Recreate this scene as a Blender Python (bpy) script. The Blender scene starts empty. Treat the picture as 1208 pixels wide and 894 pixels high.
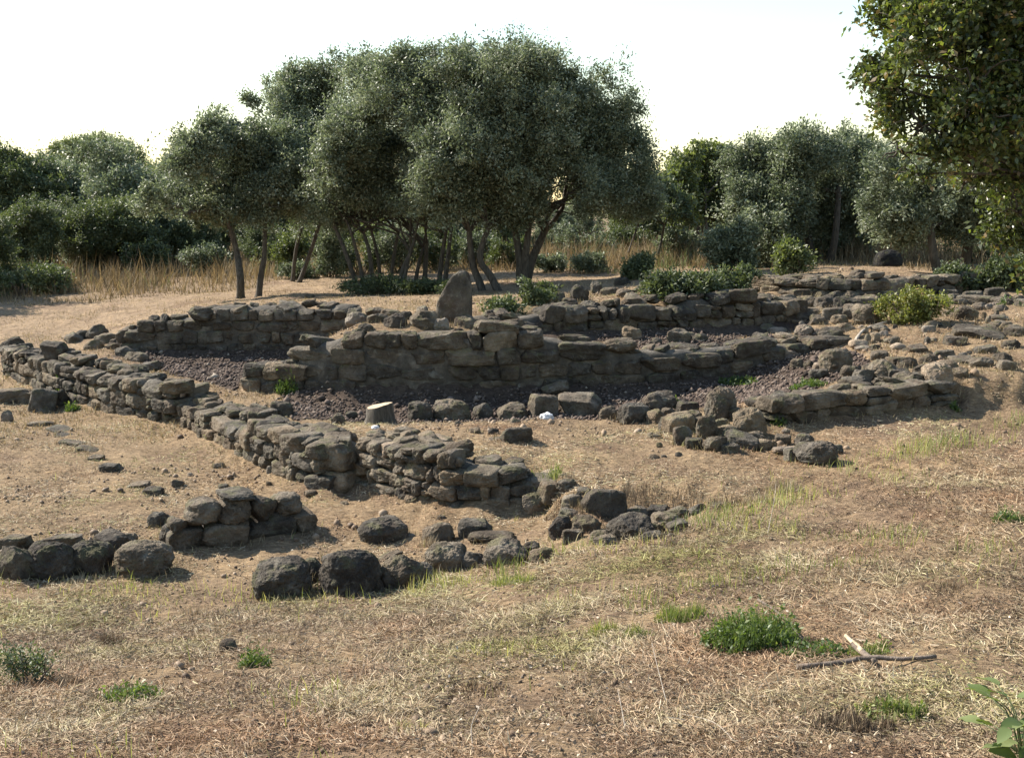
import bpy, math, random
import numpy as np
from mathutils import Vector, Matrix, Euler

random.seed(7)
RS = np.random.RandomState(11)
S = bpy.context.scene
COL = S.collection
R = math.radians

# ------------------------------------------------------------------ camera
CAMZ, F, CX, CY, YH = 2.6, 1295.0, 604.0, 447.0, 250.0
TH = math.atan((CY - YH) / F)
FWD = np.array([0, math.cos(TH), -math.sin(TH)])
UPV = np.array([0, math.sin(TH), math.cos(TH)])

def ray(px, py):
    return np.array([1.0, 0, 0]) * ((px - CX) / F) + UPV * ((CY - py) / F) + FWD

def onz(px, py, z):
    d = ray(px, py)
    return np.array([0, 0, CAMZ]) + d * ((z - CAMZ) / d[2])

def onY(px, py, Y):
    d = ray(px, py)
    return np.array([0, 0, CAMZ]) + d * (Y / d[1])

cam = bpy.data.cameras.new('camera')
camo = bpy.data.objects.new('camera', cam)
COL.objects.link(camo)
cam.sensor_width = 36
cam.lens = 36 * F / 1208.0
cam.clip_start, cam.clip_end = 0.05, 5000
camo.location = (0, 0, CAMZ)
camo.rotation_euler = (math.pi / 2 - TH, 0, 0)
S.camera = camo

# ------------------------------------------------------------------ light
SUN_EL = R(39)
SUN_AZ = math.atan2(-0.88, 0.475)           # clockwise from +Y: behind the ruin, from the left
sd = Vector((math.sin(SUN_AZ) * math.cos(SUN_EL), math.cos(SUN_AZ) * math.cos(SUN_EL), math.sin(SUN_EL)))
sl = bpy.data.lights.new('sun', 'SUN')
sl.energy, sl.angle, sl.color = 5.0, R(0.53), (1.0, 0.92, 0.8)
so = bpy.data.objects.new('sun', sl)
COL.objects.link(so)
so.rotation_euler = sd.to_track_quat('Z', 'Y').to_euler()
W = bpy.data.worlds.new('World')
S.world = W
W.use_nodes = True
nt = W.node_tree
sky = nt.nodes.new('ShaderNodeTexSky')
sky.sky_type = 'NISHITA'
sky.sun_disc = False
sky.sun_elevation, sky.sun_rotation = SUN_EL, SUN_AZ
sky.air_density, sky.dust_density, sky.ozone_density = 1.5, 0.3, 1.0
bg = nt.nodes['Background']
bg.inputs[1].default_value = 0.09
nt.links.new(sky.outputs[0], bg.inputs[0])
S.view_settings.view_transform = 'Standard'
S.view_settings.look = 'None'
S.view_settings.gamma = 1
S.view_settings.use_curve_mapping = False
S.view_settings.exposure = 1.38
S.render.engine = 'CYCLES'
S.cycles.max_bounces = 6
S.cycles.diffuse_bounces = 3
S.cycles.transmission_bounces = 3
S.cycles.use_denoising = True

# ------------------------------------------------------------------ numpy noise
def _hash(ix, iy, iz, s):
    h = (ix.astype(np.int64) * 374761393 + iy.astype(np.int64) * 668265263 + iz.astype(np.int64) * 2147483647 + s * 974634777) & 0xFFFFFFFF
    h = ((h ^ (h >> 13)) * 1274126177) & 0xFFFFFFFF
    h = ((h ^ (h >> 16)) * 2246822519) & 0xFFFFFFFF
    return ((h ^ (h >> 15)) & 0xFFFFFF) / float(0xFFFFFF)

def noise3(p, s=0):
    i = np.floor(p)
    f = p - i
    f = f * f * f * (f * (f * 6 - 15) + 10)
    r = 0
    for dx in (0, 1):
        wx = f[:, 0] if dx else 1 - f[:, 0]
        for dy in (0, 1):
            wy = f[:, 1] if dy else 1 - f[:, 1]
            for dz in (0, 1):
                wz = f[:, 2] if dz else 1 - f[:, 2]
                r = r + wx * wy * wz * _hash(i[:, 0] + dx, i[:, 1] + dy, i[:, 2] + dz, s)
    return r * 2 - 1

def fbm(p, octs=4, s=0, gain=0.5):
    a, r, t = 1.0, 0, 0
    for k in range(octs):
        r = r + a * noise3(p * (2.03 ** k) + 17.3 * k, s + k)
        t += a
        a *= gain
    return r / t

def n2(x, y, sc, s=0, octs=3):
    return fbm(np.stack([x / sc, y / sc, np.full_like(x, 0.37)], 1), octs, s)

# ------------------------------------------------------------------ mesh helpers
def mesh(name, V, faces, mat, smooth=False, attrs=None, cols=None):
    """faces: list of int arrays (n,k). attrs: {name: per-face floats}; cols: {name: per-vertex rgb}"""
    me = bpy.data.meshes.new(name)
    V = np.asarray(V, np.float32)
    fs = [np.asarray(f, np.int32) for f in faces if len(f)]
    tot = np.concatenate([np.full(len(f), f.shape[1], np.int32) for f in fs])
    loops = np.concatenate([f.ravel() for f in fs])
    st = np.concatenate([[0], np.cumsum(tot)[:-1]]).astype(np.int32)
    me.vertices.add(len(V)); me.vertices.foreach_set('co', V.ravel())
    me.loops.add(len(loops)); me.loops.foreach_set('vertex_index', loops)
    me.polygons.add(len(tot)); me.polygons.foreach_set('loop_start', st)
    try:
        me.polygons.foreach_set('loop_total', tot)
    except Exception:
        pass
    if smooth:
        me.polygons.foreach_set('use_smooth', np.ones(len(tot), bool))
    for k, a in (attrs or {}).items():
        at = me.attributes.new(k, 'FLOAT', 'FACE')
        at.data.foreach_set('value', np.asarray(a, np.float32))
    for k, c in (cols or {}).items():
        at = me.attributes.new(k, 'FLOAT_COLOR', 'POINT')
        c4 = np.ones((len(V), 4), np.float32); c4[:, :3] = c
        at.data.foreach_set('color', c4.ravel())
    me.update(calc_edges=True)
    me.validate()
    if mat is not None:
        me.materials.append(mat)
    return me

def link(name, me, parent=None, loc=None):
    o = bpy.data.objects.new(name, me)
    COL.objects.link(o)
    if parent is not None:
        o.parent = parent
    if loc is not None:
        o.location = loc
    return o

def tag(o, label=None, cat=None, group=None, kind=None):
    if label: o['label'] = label
    if cat: o['category'] = cat
    if group: o['group'] = group
    if kind: o['kind'] = kind
    return o

def empty(name, loc):
    o = bpy.data.objects.new(name, None)
    COL.objects.link(o)
    o.location = loc
    o.empty_display_size = 0.2
    return o

def tube(path, rad, seg=8, wob=0.0, seed=0):
    path = np.asarray(path, float); n = len(path)
    rad = np.asarray(rad, float)
    V = []; 
    for i in range(n):
        t = path[min(i + 1, n - 1)] - path[max(i - 1, 0)]
        t /= np.linalg.norm(t) + 1e-9
        a = np.cross(t, [0.31, 0.95, 0.05]); a /= np.linalg.norm(a) + 1e-9
        b = np.cross(t, a)
        for k in range(seg):
            an = 2 * math.pi * k / seg
            w = 1 + wob * math.sin(an * 3 + seed + i * 0.7) + wob * random.uniform(-.6, .6)
            V.append(path[i] + (a * math.cos(an) + b * math.sin(an)) * rad[i] * w)
    q = []
    for i in range(n - 1):
        for k in range(seg):
            q.append((i * seg + k, i * seg + (k + 1) % seg, (i + 1) * seg + (k + 1) % seg, (i + 1) * seg + k))
    V.append(path[0]); V.append(path[-1])
    t3 = [(len(V) - 2, (k + 1) % seg, k) for k in range(seg)] + [(len(V) - 1, (n - 1) * seg + k, (n - 1) * seg + (k + 1) % seg) for k in range(seg)]
    return np.array(V), np.array(q), np.array(t3)

def smooth_path(pts, n=10):
    pts = np.asarray(pts, float)
    m = len(pts)
    t = np.linspace(0, m - 1, n)
    out = []
    for x in t:
        i = min(int(x), m - 2); f = x - i
        p0, p1, p2, p3 = pts[max(i - 1, 0)], pts[i], pts[i + 1], pts[min(i + 2, m - 1)]
        out.append(0.5 * ((2 * p1) + (p2 - p0) * f + (2 * p0 - 5 * p1 + 4 * p2 - p3) * f * f + (3 * p1 - p0 - 3 * p2 + p3) * f ** 3))
    return np.array(out)

class MB:
    def __init__(self): self.v, self.q, self.t, self.n, self.aq, self.at = [], [], [], 0, [], []
    def add(self, V, q=None, t=None, tone=0.5):
        if q is not None and len(q): self.q.append(np.asarray(q) + self.n); self.aq.append(np.broadcast_to(np.asarray(tone, float), (len(q),)))
        if t is not None and len(t): self.t.append(np.asarray(t) + self.n); self.at.append(np.broadcast_to(np.asarray(tone, float), (len(t),)))
        self.v.append(np.asarray(V)); self.n += len(V)
    def mesh(self, name, mat, smooth=False):
        fs = []; at = []
        if self.q: fs.append(np.concatenate(self.q)); at += self.aq
        if self.t: fs.append(np.concatenate(self.t)); at += self.at
        return mesh(name, np.concatenate(self.v), fs, mat, smooth, {'tone': np.concatenate(at)})

# ------------------------------------------------------------------ materials
def newmat(name):
    m = bpy.data.materials.new(name); m.use_nodes = True
    t = m.node_tree; p = t.nodes['Principled BSDF']
    return m, t, p
def N(t, typ, **kw):
    n = t.nodes.new(typ)
    for k, v in kw.items(): setattr(n, k, v)
    return n
def ramp(t, stops, src=None):
    r = t.nodes.new('ShaderNodeValToRGB'); e = r.color_ramp.elements
    while len(e) < len(stops): e.new(0.5)
    for i, (p, c) in enumerate(stops):
        e[i].position = p; e[i].color = (*c, 1)
    if src is not None: t.links.new(src, r.inputs[0])
    return r
def noise(t, scale, detail=4, rough=0.55, vec=None, dist=0.0):
    n = t.nodes.new('ShaderNodeTexNoise')
    n.inputs['Scale'].default_value = scale; n.inputs['Detail'].default_value = detail
    n.inputs['Roughness'].default_value = rough; n.inputs['Distortion'].default_value = dist
    if vec is not None: t.links.new(vec, n.inputs['Vector'])
    return n
def mix(t, typ, fac, a, b):
    m = t.nodes.new('ShaderNodeMix'); m.data_type = 'RGBA'; m.blend_type = typ
    for sock, v in ((m.inputs[0], fac), (m.inputs[6], a), (m.inputs[7], b)):
        if isinstance(v, (int, float)): sock.default_value = v
        elif isinstance(v, tuple): sock.default_value = (*v, 1)
        else: t.links.new(v, sock)
    return m.outputs[2]
def rng(t, src, a, b, c, d):
    m = t.nodes.new('ShaderNodeMapRange'); t.links.new(src, m.inputs[0])
    for i, v in enumerate((a, b, c, d)): m.inputs[1 + i].default_value = v
    return m.outputs[0]
def bump(t, p, src, strength, dist, prev=None):
    b = t.nodes.new('ShaderNodeBump'); b.inputs['Strength'].default_value = strength; b.inputs['Distance'].default_value = dist
    t.links.new(src, b.inputs['Height'])
    if prev is not None: t.links.new(prev, b.inputs['Normal'])
    t.links.new(b.outputs[0], p.inputs['Normal'])
    return b.outputs[0]

def stone_mat(name, dark, mid, light, lichen=0.5, warm=0.45):
    m, t, p = newmat(name)
    g = N(t, 'ShaderNodeNewGeometry'); oi = N(t, 'ShaderNodeObjectInfo')
    pos = g.outputs['Position']
    a = noise(t, 5, 6, 0.6, pos); c = noise(t, 40, 5, 0.7, pos); l = noise(t, 11, 5, 0.65, pos, 0.6); w = noise(t, 2.3, 3, 0.5, pos)
    col = ramp(t, [(0.3, dark), (0.48, mid), (0.68, light)], a.outputs[0]).outputs[0]
    tn = N(t, 'ShaderNodeHueSaturation')
    col = mix(t, 'MULTIPLY', 0.75, col, ramp(t, [(0.0, (.62, .6, .6)), (0.5, (1, .98, .95)), (0.8, (1.15, 1.0, .84)), (1.0, (1.5, 1.38, 1.2))], oi.outputs['Random']).outputs[0])
    col = mix(t, 'MIX', rng(t, w.outputs[0], .5, .75, 0, warm), col, (.16, .105, .066))
    col = mix(t, 'MIX', rng(t, l.outputs[0], .56, .68, 0, lichen), col, (.27, .255, .21))
    l2 = noise(t, 7, 4, 0.6, pos, 0.3)
    sep = N(t, 'ShaderNodeSeparateXYZ'); t.links.new(g.outputs['Normal'], sep.inputs[0])
    mul = N(t, 'ShaderNodeMath', operation='MULTIPLY'); t.links.new(rng(t, l2.outputs[0], .52, .62, 0, .55), mul.inputs[0]); t.links.new(rng(t, sep.outputs[2], -.1, .6, 0.1, 1), mul.inputs[1])
    col = mix(t, 'MIX', mul.outputs[0], col, (.13, .125, .06))
    pits = N(t, 'ShaderNodeTexVoronoi'); pits.inputs['Scale'].default_value = 55; t.links.new(pos, pits.inputs['Vector'])
    col = mix(t, 'MULTIPLY', 0.6, col, ramp(t, [(.02, (.35, .33, .32)), (.22, (1, 1, 1))], pits.outputs[0]).outputs[0])
    t.links.new(col, p.inputs['Base Color']); p.inputs['Roughness'].default_value = 0.93
    p.inputs['Specular IOR Level'].default_value = 0.2
    b1 = bump(t, p, c.outputs[0], 0.9, 0.03)
    b2 = bump(t, p, noise(t, 16, 5, .65, pos).outputs[0], 0.8, 0.06, b1)
    bump(t, p, pits.outputs[0], 0.35, 0.01, b2)
    return m

M_BASALT = stone_mat('basalt', (.045, .039, .033), (.1, .088, .072), (.2, .178, .148))
M_DARK = stone_mat('dark_basalt', (.036, .031, .026), (.075, .065, .054), (.14, .123, .1), .35, .25)
M_BROWN = stone_mat('brown_stone', (.07, .058, .045), (.15, .125, .096), (.25, .215, .17), .4, .4)
M_BLACK = stone_mat('black_basalt', (.012, .011, .011), (.022, .02, .019), (.04, .037, .033), .05, .05)
M_PALE = stone_mat('pale_stone', (.13, .11, .09), (.24, .2, .165), (.33, .29, .24), .3, .2)

def core_mat():
    m, t, p = newmat('mortar_earth')
    pos = N(t, 'ShaderNodeNewGeometry').outputs['Position']
    a = noise(t, 6, 6, 0.65, pos); c = noise(t, 50, 4, 0.7, pos)
    col = ramp(t, [(0.3, (.035, .03, .024)), (0.5, (.075, .064, .05)), (0.72, (.17, .145, .115))], a.outputs[0]).outputs[0]
    t.links.new(col, p.inputs['Base Color']); p.inputs['Roughness'].default_value = 1
    bump(t, p, a.outputs[0], 0.8, 0.06, bump(t, p, c.outputs[0], 0.6, 0.02))
    return m
M_CORE = core_mat()

def ground_mat():
    m, t, p = newmat('dry_ground')
    g = N(t, 'ShaderNodeNewGeometry'); pos = g.outputs['Position']
    at = N(t, 'ShaderNodeAttribute', attribute_name='base')
    a = noise(t, 1.7, 6, 0.6, pos); b = noise(t, 14, 6, 0.7, pos, .4); c = noise(t, 90, 4, 0.75, pos)
    # straw-like streaks: two stretched noises crossing
    col = mix(t, 'MULTIPLY', 0.8, at.outputs['Color'], ramp(t, [(.3, (.72, .68, .66)), (.5, (1, 1, 1)), (.7, (1.22, 1.2, 1.14))], a.outputs[0]).outputs[0])
    col = mix(t, 'MULTIPLY', 0.9, col, ramp(t, [(.3, (.55, .5, .46)), (.5, (1, 1, 1)), (.68, (1.3, 1.25, 1.15))], b.outputs[0]).outputs[0])
    for ang, sc in ((0.5, 1), (1.9, 2)):
        mp = N(t, 'ShaderNodeMapping'); mp.inputs['Rotation'].default_value = (0, 0, ang); mp.inputs['Scale'].default_value = (14, 120, 40)
        t.links.new(pos, mp.inputs[0])
        st = noise(t, 1, 3, .6, mp.outputs[0], .8)
        col = mix(t, 'MULTIPLY', 0.7, col, ramp(t, [(.35, (.6, .56, .52)), (.52, (1, 1, 1)), (.68, (1.5, 1.45, 1.35))], st.outputs[0]).outputs[0])
    t.links.new(col, p.inputs['Base Color']); p.inputs['Roughness'].default_value = 1
    p.inputs['Specular IOR Level'].default_value = 0.1
    bump(t, p, b.outputs[0], 0.7, 0.05, bump(t, p, c.outputs[0], 0.8, 0.02))
    return m
M_GROUND = ground_mat()

def tone_mat(name, stops, rough=0.7, spec=0.3, transl=0.0, tcol=None, hue=False):
    m, t, p = newmat(name)
    at = N(t, 'ShaderNodeAttribute', attribute_name='tone')
    col = ramp(t, stops, at.outputs['Fac']).outputs[0]
    if hue:      # >0 leans to olive green, <0 to reddish brown
        h = N(t, 'ShaderNodeAttribute', attribute_name='hue').outputs['Fac']
        col = mix(t, 'MULTIPLY', rng(t, h, 0, 1, 0, 1), col, (.74, .84, .5))
        col = mix(t, 'MULTIPLY', rng(t, h, 0, -1, 0, 1), col, (.8, .62, .54))
    t.links.new(col, p.inputs['Base Color'])
    p.inputs['Roughness'].default_value = rough; p.inputs['Specular IOR Level'].default_value = spec
    if transl:
        tr = N(t, 'ShaderNodeBsdfTranslucent')
        t.links.new(mix(t, 'MULTIPLY', 1.0, col, tcol or (1.6, 1.7, .7)), tr.inputs[0])
        mx = N(t, 'ShaderNodeMixShader'); mx.inputs[0].default_value = transl
        t.links.new(p.outputs[0], mx.inputs[1]); t.links.new(tr.outputs[0], mx.inputs[2])
        t.links.new(mx.outputs[0], t.nodes['Material Output'].inputs[0])
    return m
M_STRAW = tone_mat('straw', [(0, (.075, .053, .037)), (.25, (.175, .13, .09)), (.5, (.32, .25, .165)), (.75, (.44, .36, .235)), (1, (.6, .53, .4))], .75, .2, .12, (1, .9, .7), True)
M_GRASS = tone_mat('green_grass', [(0, (.07, .095, .03)), (.45, (.14, .17, .058)), (.75, (.26, .265, .11)), (1, (.43, .38, .2))], .6, .3, .3)
M_TALL = tone_mat('tall_dry_grass', [(0, (.07, .055, .036)), (.3, (.15, .115, .072)), (.6, (.25, .195, .12)), (.85, (.36, .29, .19)), (1, (.14, .16, .07))], .8, .2, .25, (1.1, 1, .7))
M_OLIVE = tone_mat('grey_green_leaf', [(0, (.056, .07, .04)), (.4, (.138, .162, .1)), (.8, (.23, .255, .175)), (1, (.34, .36, .275))], .55, .45, .28, (1.25, 1.35, .95))
M_DKGREEN = tone_mat('dark_green_leaf', [(0, (.042, .056, .028)), (.5, (.098, .122, .064)), (1, (.18, .2, .115))], .58, .35, .22)
M_LTGREEN = tone_mat('light_green_leaf', [(0, (.05, .064, .03)), (.5, (.1, .122, .056)), (1, (.18, .2, .1))], .5, .4, .35)
M_OAK = tone_mat('oak_leaf', [(0, (.03, .042, .016)), (.35, (.065, .085, .03)), (.6, (.11, .13, .05)), (.78, (.16, .2, .05)), (.9, (.17, .115, .055)), (1, (.2, .15, .09))], .38, .5, .3)
M_FRESH = tone_mat('fresh_green_leaf', [(0, (.035, .06, .02)), (.5, (.08, .118, .036)), (1, (.16, .19, .075))], .5, .4, .35)
M_YELLOWBUSH = tone_mat('yellow_green_leaf', [(0, (.06, .06, .02)), (.5, (.16, .18, .05)), (.85, (.27, .26, .09)), (1, (.3, .17, .08))], .55, .4, .3)
M_LITTER = tone_mat('leaf_litter', [(0, (.1, .065, .04)), (.5, (.24, .17, .11)), (.85, (.36, .28, .2)), (1, (.5, .43, .34))], .7, .3)
M_GRAVEL = tone_mat('red_gravel', [(0, (.038, .03, .025)), (.5, (.105, .078, .064)), (.85, (.185, .145, .118)), (1, (.33, .28, .22))], .95, .15)
def bark_mat(name, a, b):
    m, t, p = newmat(name)
    pos = N(t, 'ShaderNodeNewGeometry').outputs['Position']
    mp = N(t, 'ShaderNodeMapping'); mp.inputs['Scale'].default_value = (30, 30, 7); t.links.new(pos, mp.inputs[0])
    n = noise(t, 1, 5, .65, mp.outputs[0], .5)
    t.links.new(ramp(t, [(.35, a), (.65, b)], n.outputs[0]).outputs[0], p.inputs['Base Color'])
    p.inputs['Roughness'].default_value = .95
    bump(t, p, n.outputs[0], .8, .02)
    return m
M_BARK = bark_mat('bark', (.03, .024, .018), (.1, .085, .066))
M_WOOD = bark_mat('bare_wood', (.3, .22, .14), (.5, .4, .27))
M_DEAD = bark_mat('dead_branch', (.07, .052, .04), (.2, .155, .12))
M_BLEACH = bark_mat('bleached_wood', (.2, .165, .13), (.38, .33, .27))
def plain_mat(name, c, rough):
    m, t, p = newmat(name)
    pos = N(t, 'ShaderNodeNewGeometry').outputs['Position']
    n = noise(t, 30, 3, .6, pos)
    t.links.new(ramp(t, [(.3, tuple(x * .85 for x in c)), (.7, c)], n.outputs[0]).outputs[0], p.inputs['Base Color'])
    p.inputs['Roughness'].default_value = rough
    return m
M_PAPER = plain_mat('white_paper', (.55, .55, .56), .7)
# ------------------------------------------------------------------ walls (specs first: they shape the terrain)
# knots: px, py of the front foot, z of the ground in front, py of the top edge, z of the ground behind
WALLS = [
 dict(label='long ruined dry-stone wall receding to the left edge, two or three courses, lit face', mat='mix', thick=.5, ch=.17, sw=.23,
      k=[(2, 446, 0, 412, .25), (60, 471, 0, 420, .3), (130, 491, 0, 436, .34), (196, 505, 0, 458, .35)]),
 dict(label='zigzag dry-stone wall running forward to a corner block, clumped weeds on its top', mat='mix', thick=.55, ch=.16, sw=.22,
      k=[(202, 503, 0, 471, .36), (260, 531, 0, 488, .36), (330, 567, 0, 512, .38), (372, 583, 0, 522, .4), (413, 580, 0, 524, .41)]),
 dict(label='brown retaining wall of stacked round stones facing the boulder line', mat='brown', thick=.45, ch=.13, sw=.18,
      k=[(418, 579, 0, 513, .41), (480, 598, .02, 524, .42), (540, 609, .03, 541, .42), (600, 608, .05, 556, .41), (645, 602, .1, 572, .36)]),
 dict(label='high dark mortared wall across the middle with shaded face and red gravel at its foot', mat='dark', thick=.5, ch=.2, sw=.36, tight=1,
      k=[(345, 466, .34, 404, .95), (400, 470, .34, 397, 1.0), (500, 470, .34, 394, 1.05), (600, 468, .34, 394, .95), (640, 466, .34, 394, .9), (700, 463, .34, 404, .85), (745, 460, .35, 416, .8), (790, 458, .36, 414, .8), (870, 446, .4, 408, .8), (930, 424, .62, 400, .82), (992, 409, .76, 398, .86)]),
 dict(label='low stepped wall stub with green tuft above it, left of the high mortared wall', mat='dark', thick=.55, ch=.19, sw=.34, tight=1,
      k=[(288, 464, .34, 432, .45), (343, 467, .34, 428, .6)]),
 dict(label='straight shaded wall at the back left, behind the reddish gravel room', mat='dark', thick=.45, ch=.18, sw=.3, tight=1,
      k=[(142, 418, .35, 386, .6), (170, 419, .35, 378, .66), (238, 419, .35, 373, .7), (246, 419, .35, 363, .7), (330, 419, .35, 359, .75), (425, 419, .36, 360, .9)]),
 dict(label='dark shaded rubble wall below the large dark bush', mat='dark', thick=.5, ch=.2, sw=.28,
      k=[(560, 393, 1.0, 378, 1.12), (640, 396, .9, 366, 1.15), (700, 396, .86, 360, 1.2), (800, 394, .84, 352, 1.28), (880, 390, .84, 346, 1.3), (950, 386, .84, 356, 1.25)]),
 dict(label='low wall of flat stones at right, edging the grassy slope', mat='mix', thick=.45, ch=.15, sw=.3,
      k=[(906, 505, .44, 476, .58), (960, 502, .44, 468, .62), (1000, 497, .45, 461, .64), (1060, 489, .47, 456, .68), (1118, 482, .49, 446, .74)]),
 dict(label='long rubble wall of loose round stones in front of the right-hand trees', mat='mix', thick=.6, ch=.17, sw=.3,
      k=[(884, 348, 1.22, 328, 1.45), (960, 354, 1.2, 327, 1.45), (1030, 356, 1.18, 325, 1.45), (1090, 352, 1.2, 327, 1.42), (1150, 346, 1.24, 326, 1.4)]),
 dict(label='low row of small stones bordering the pale gravel path at far right', mat='mix', thick=.4, ch=.15, sw=.26,
      k=[(1120, 360, 1.12, 347, 1.24), (1170, 362, 1.12, 348, 1.24), (1225, 368, 1.12, 350, 1.24)]),
 dict(label='short pile of big squared blocks standing in front, casting a shadow on the dry earth', mat='dark', thick=.42, ch=.2, sw=.27, notop=1,
      k=[(205, 653, 0, 630, .02), (240, 649, 0, 622, .02), (300, 642, 0, 614, .02), (362, 629, 0, 606, .02)]),
]
for w in WALLS:
    P = np.array([onz(px, py, z) for px, py, z, _, _ in w['k']])
    top = np.array([onY(px, pt, p[1])[2] for (px, _, _, pt, _), p in zip(w['k'], P)])
    d = np.gradient(P[:, :2], axis=0); d /= np.linalg.norm(d, axis=1)[:, None]
    n = np.stack([-d[:, 1], d[:, 0]], 1)
    sg = np.sign((n * P[:, :2]).sum(1)); n *= sg[:, None]
    ss = np.concatenate([[0], np.cumsum(np.linalg.norm(np.diff(P[:, :2], axis=0), axis=1))]); m_ = max(3, int(ss[-1] / .3))
    zk = np.array([k[4] for k in w['k']]); st_ = np.linspace(0, ss[-1], m_)
    w['dense'] = [(np.array([np.interp(s, ss, P[:, a]) for a in range(3)]), np.array([np.interp(s, ss, n[:, a]) for a in range(2)]), np.interp(s, ss, zk)) for s in st_]
    w.update(P=P, top=top, n=n, zb=np.array([k[4] for k in w['k']]))

# ------------------------------------------------------------------ terrain
CTRL = [  # px, py, z
 (0,894,.95),(300,894,.98),(604,894,1.0),(900,894,1.02),(1208,894,1.05),(0,800,.6),(300,800,.68),(600,800,.8),(900,800,.9),(1208,800,.98),
 (0,740,.28),(300,740,.38),(600,730,.5),(900,730,.75),(1208,720,.9),(0,700,.05),(150,692,.02),(300,707,.06),(420,704,.1),(500,692,.14),(600,672,.26),(700,652,.34),
 (760,637,.4),(830,614,.44),(900,590,.45),(980,562,.47),(1080,525,.47),(1208,484,.5),(1208,600,.72),(1000,640,.62),(800,680,.5),
 (640,628,.1),(690,585,.36),(700,562,.41),(660,560,.41),(900,560,.45),
 (560,500,.42),(650,500,.42),(760,522,.42),(900,532,.43),(700,540,.42),(560,522,.42),(480,502,.41),(1000,522,.45),(1100,500,.47),
 (0,500,0),(100,505,0),(0,560,0),(150,560,0),(250,570,0),(150,610,0),(0,620,0),(300,600,0),(390,600,0),(430,610,0),(500,622,.02),(420,647,0),(560,642,.06),(250,660,0),(100,680,0),(360,660,0),
 (380,482,.35),(500,477,.35),(650,479,.35),(750,477,.36),(840,462,.39),(930,452,.5),(960,440,.62),(900,462,.44),
 (200,432,.35),(280,436,.35),(190,423,.35),(330,423,.35),
 (420,372,1.0),(480,377,1.05),(560,386,1.08),(500,358,.95),(780,408,.8),(850,397,.84),(800,336,1.28),(720,352,1.2),(680,345,1.1),
 (1000,425,.74),(1100,425,.8),(1208,432,.78),(1208,380,1.05),(1100,392,.95),(1010,392,.93),(1050,376,1.03),(1208,345,1.28),(960,372,1.05),(1150,436,.8),
 (600,347,.95),(430,337,.76),(300,352,.6),(280,347,.6),(150,357,.5),(0,357,.45),(0,395,.3),(100,392,.36),(200,367,.55),(400,347,.72),(700,333,1.1),(900,322,1.32),(1047,322,1.4),(1208,328,1.35),
 (0,320,.6),(300,322,.74),(600,316,1.0),(1000,308,1.45),
]
cp = [tuple(onz(*c)) for c in CTRL]
for w in WALLS:
    for p, n, zb in w['dense']:
        cp.append((p[0] - n[0] * .12, p[1] - n[1] * .12, p[2]))
        cp.append((p[0] + n[0] * w['thick'] * .5, p[1] + n[1] * w['thick'] * .5, (p[2] * .5 + zb * .5)))
        cp.append((p[0] + n[0] * (w['thick'] + .05), p[1] + n[1] * (w['thick'] + .05), zb))
for px_, py_ in [(1112, 483), (1130, 480), (1150, 482), (1180, 480), (1208, 479), (1240, 478), (1300, 476)]:
    p_ = onz(px_, py_, .49); cp.append(tuple(p_)); cp.append((p_[0] + .05, p_[1] + .2, .76)); cp.append((p_[0] + .1, p_[1] + .45, .8))
for px_, py_, zl_, zh_ in [(655, 622, .11, .24), (690, 616, .14, .33), (730, 612, .17, .37), (770, 609, .2, .39), (810, 606, .25, .41), (850, 600, .31, .43), (900, 588, .37, .45), (950, 574, .42, .475)]:
    p_ = onz(px_, py_, zl_); cp.append(tuple(p_)); cp.append((p_[0] + .03, p_[1] + .14, zh_)); cp.append((p_[0] + .06, p_[1] + .34, zh_ + .02))
for r_, a_, z_ in [(3, 60, 1.0), (3, -60, .9), (6, 60, .9), (6, -60, .2), (12, 60, .8), (12, -60, .1), (30, 60, 1.2), (30, -60, .6), (2, 0, 1.05), (1, 0, 1.08),
                   (60, 0, 1.0), (60, 20, 1.2), (60, -22, .8), (60, 60, 1.0), (60, -60, .8), (3, 120, 1.1), (3, -120, 1.0), (20, 120, 1.1), (20, -120, .8), (60, 120, 1), (60, -120, .8), (3, 180, 1.1), (20, 180, 1.1), (60, 180, 1.0)] + [(900, a, .9) for a in range(-180, 181, 45)]:
    cp.append((r_ * math.sin(R(a_)), r_ * math.cos(R(a_)), z_))
cp = np.array(cp)
def warp(x, y):
    r = np.sqrt(x * x + y * y)
    return np.stack([np.arctan2(x, y) * 2.5, np.log(r + .2)], -1)
cw = warp(cp[:, 0], cp[:, 1])
keep = []
for i in range(len(cw)):
    if all(np.linalg.norm(cw[i] - cw[j]) > .006 for j in keep): keep.append(i)
cp, cw = cp[keep], cw[keep]
D = np.linalg.norm(cw[:, None] - cw[None], axis=2)
n_ = len(cw)
A = np.zeros((n_ + 1, n_ + 1)); A[:n_, :n_] = D + np.eye(n_) * 0.004 * -1; A[:n_, n_] = 1; A[n_, :n_] = 1
wt = np.linalg.solve(A, np.concatenate([cp[:, 2], [0]]))

def zsmooth(x, y):
    x = np.atleast_1d(np.asarray(x, float)); y = np.atleast_1d(np.asarray(y, float))
    out = np.empty(len(x))
    for i in range(0, len(x), 12000):
        q = warp(x[i:i + 12000], y[i:i + 12000])
        d = np.sqrt((q[:, None, 0] - cw[None, :, 0]) ** 2 + (q[:, None, 1] - cw[None, :, 1]) ** 2)
        out[i:i + 12000] = d @ wt[:n_] + wt[n_]
    return np.clip(out, -.3, 1.7)

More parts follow.
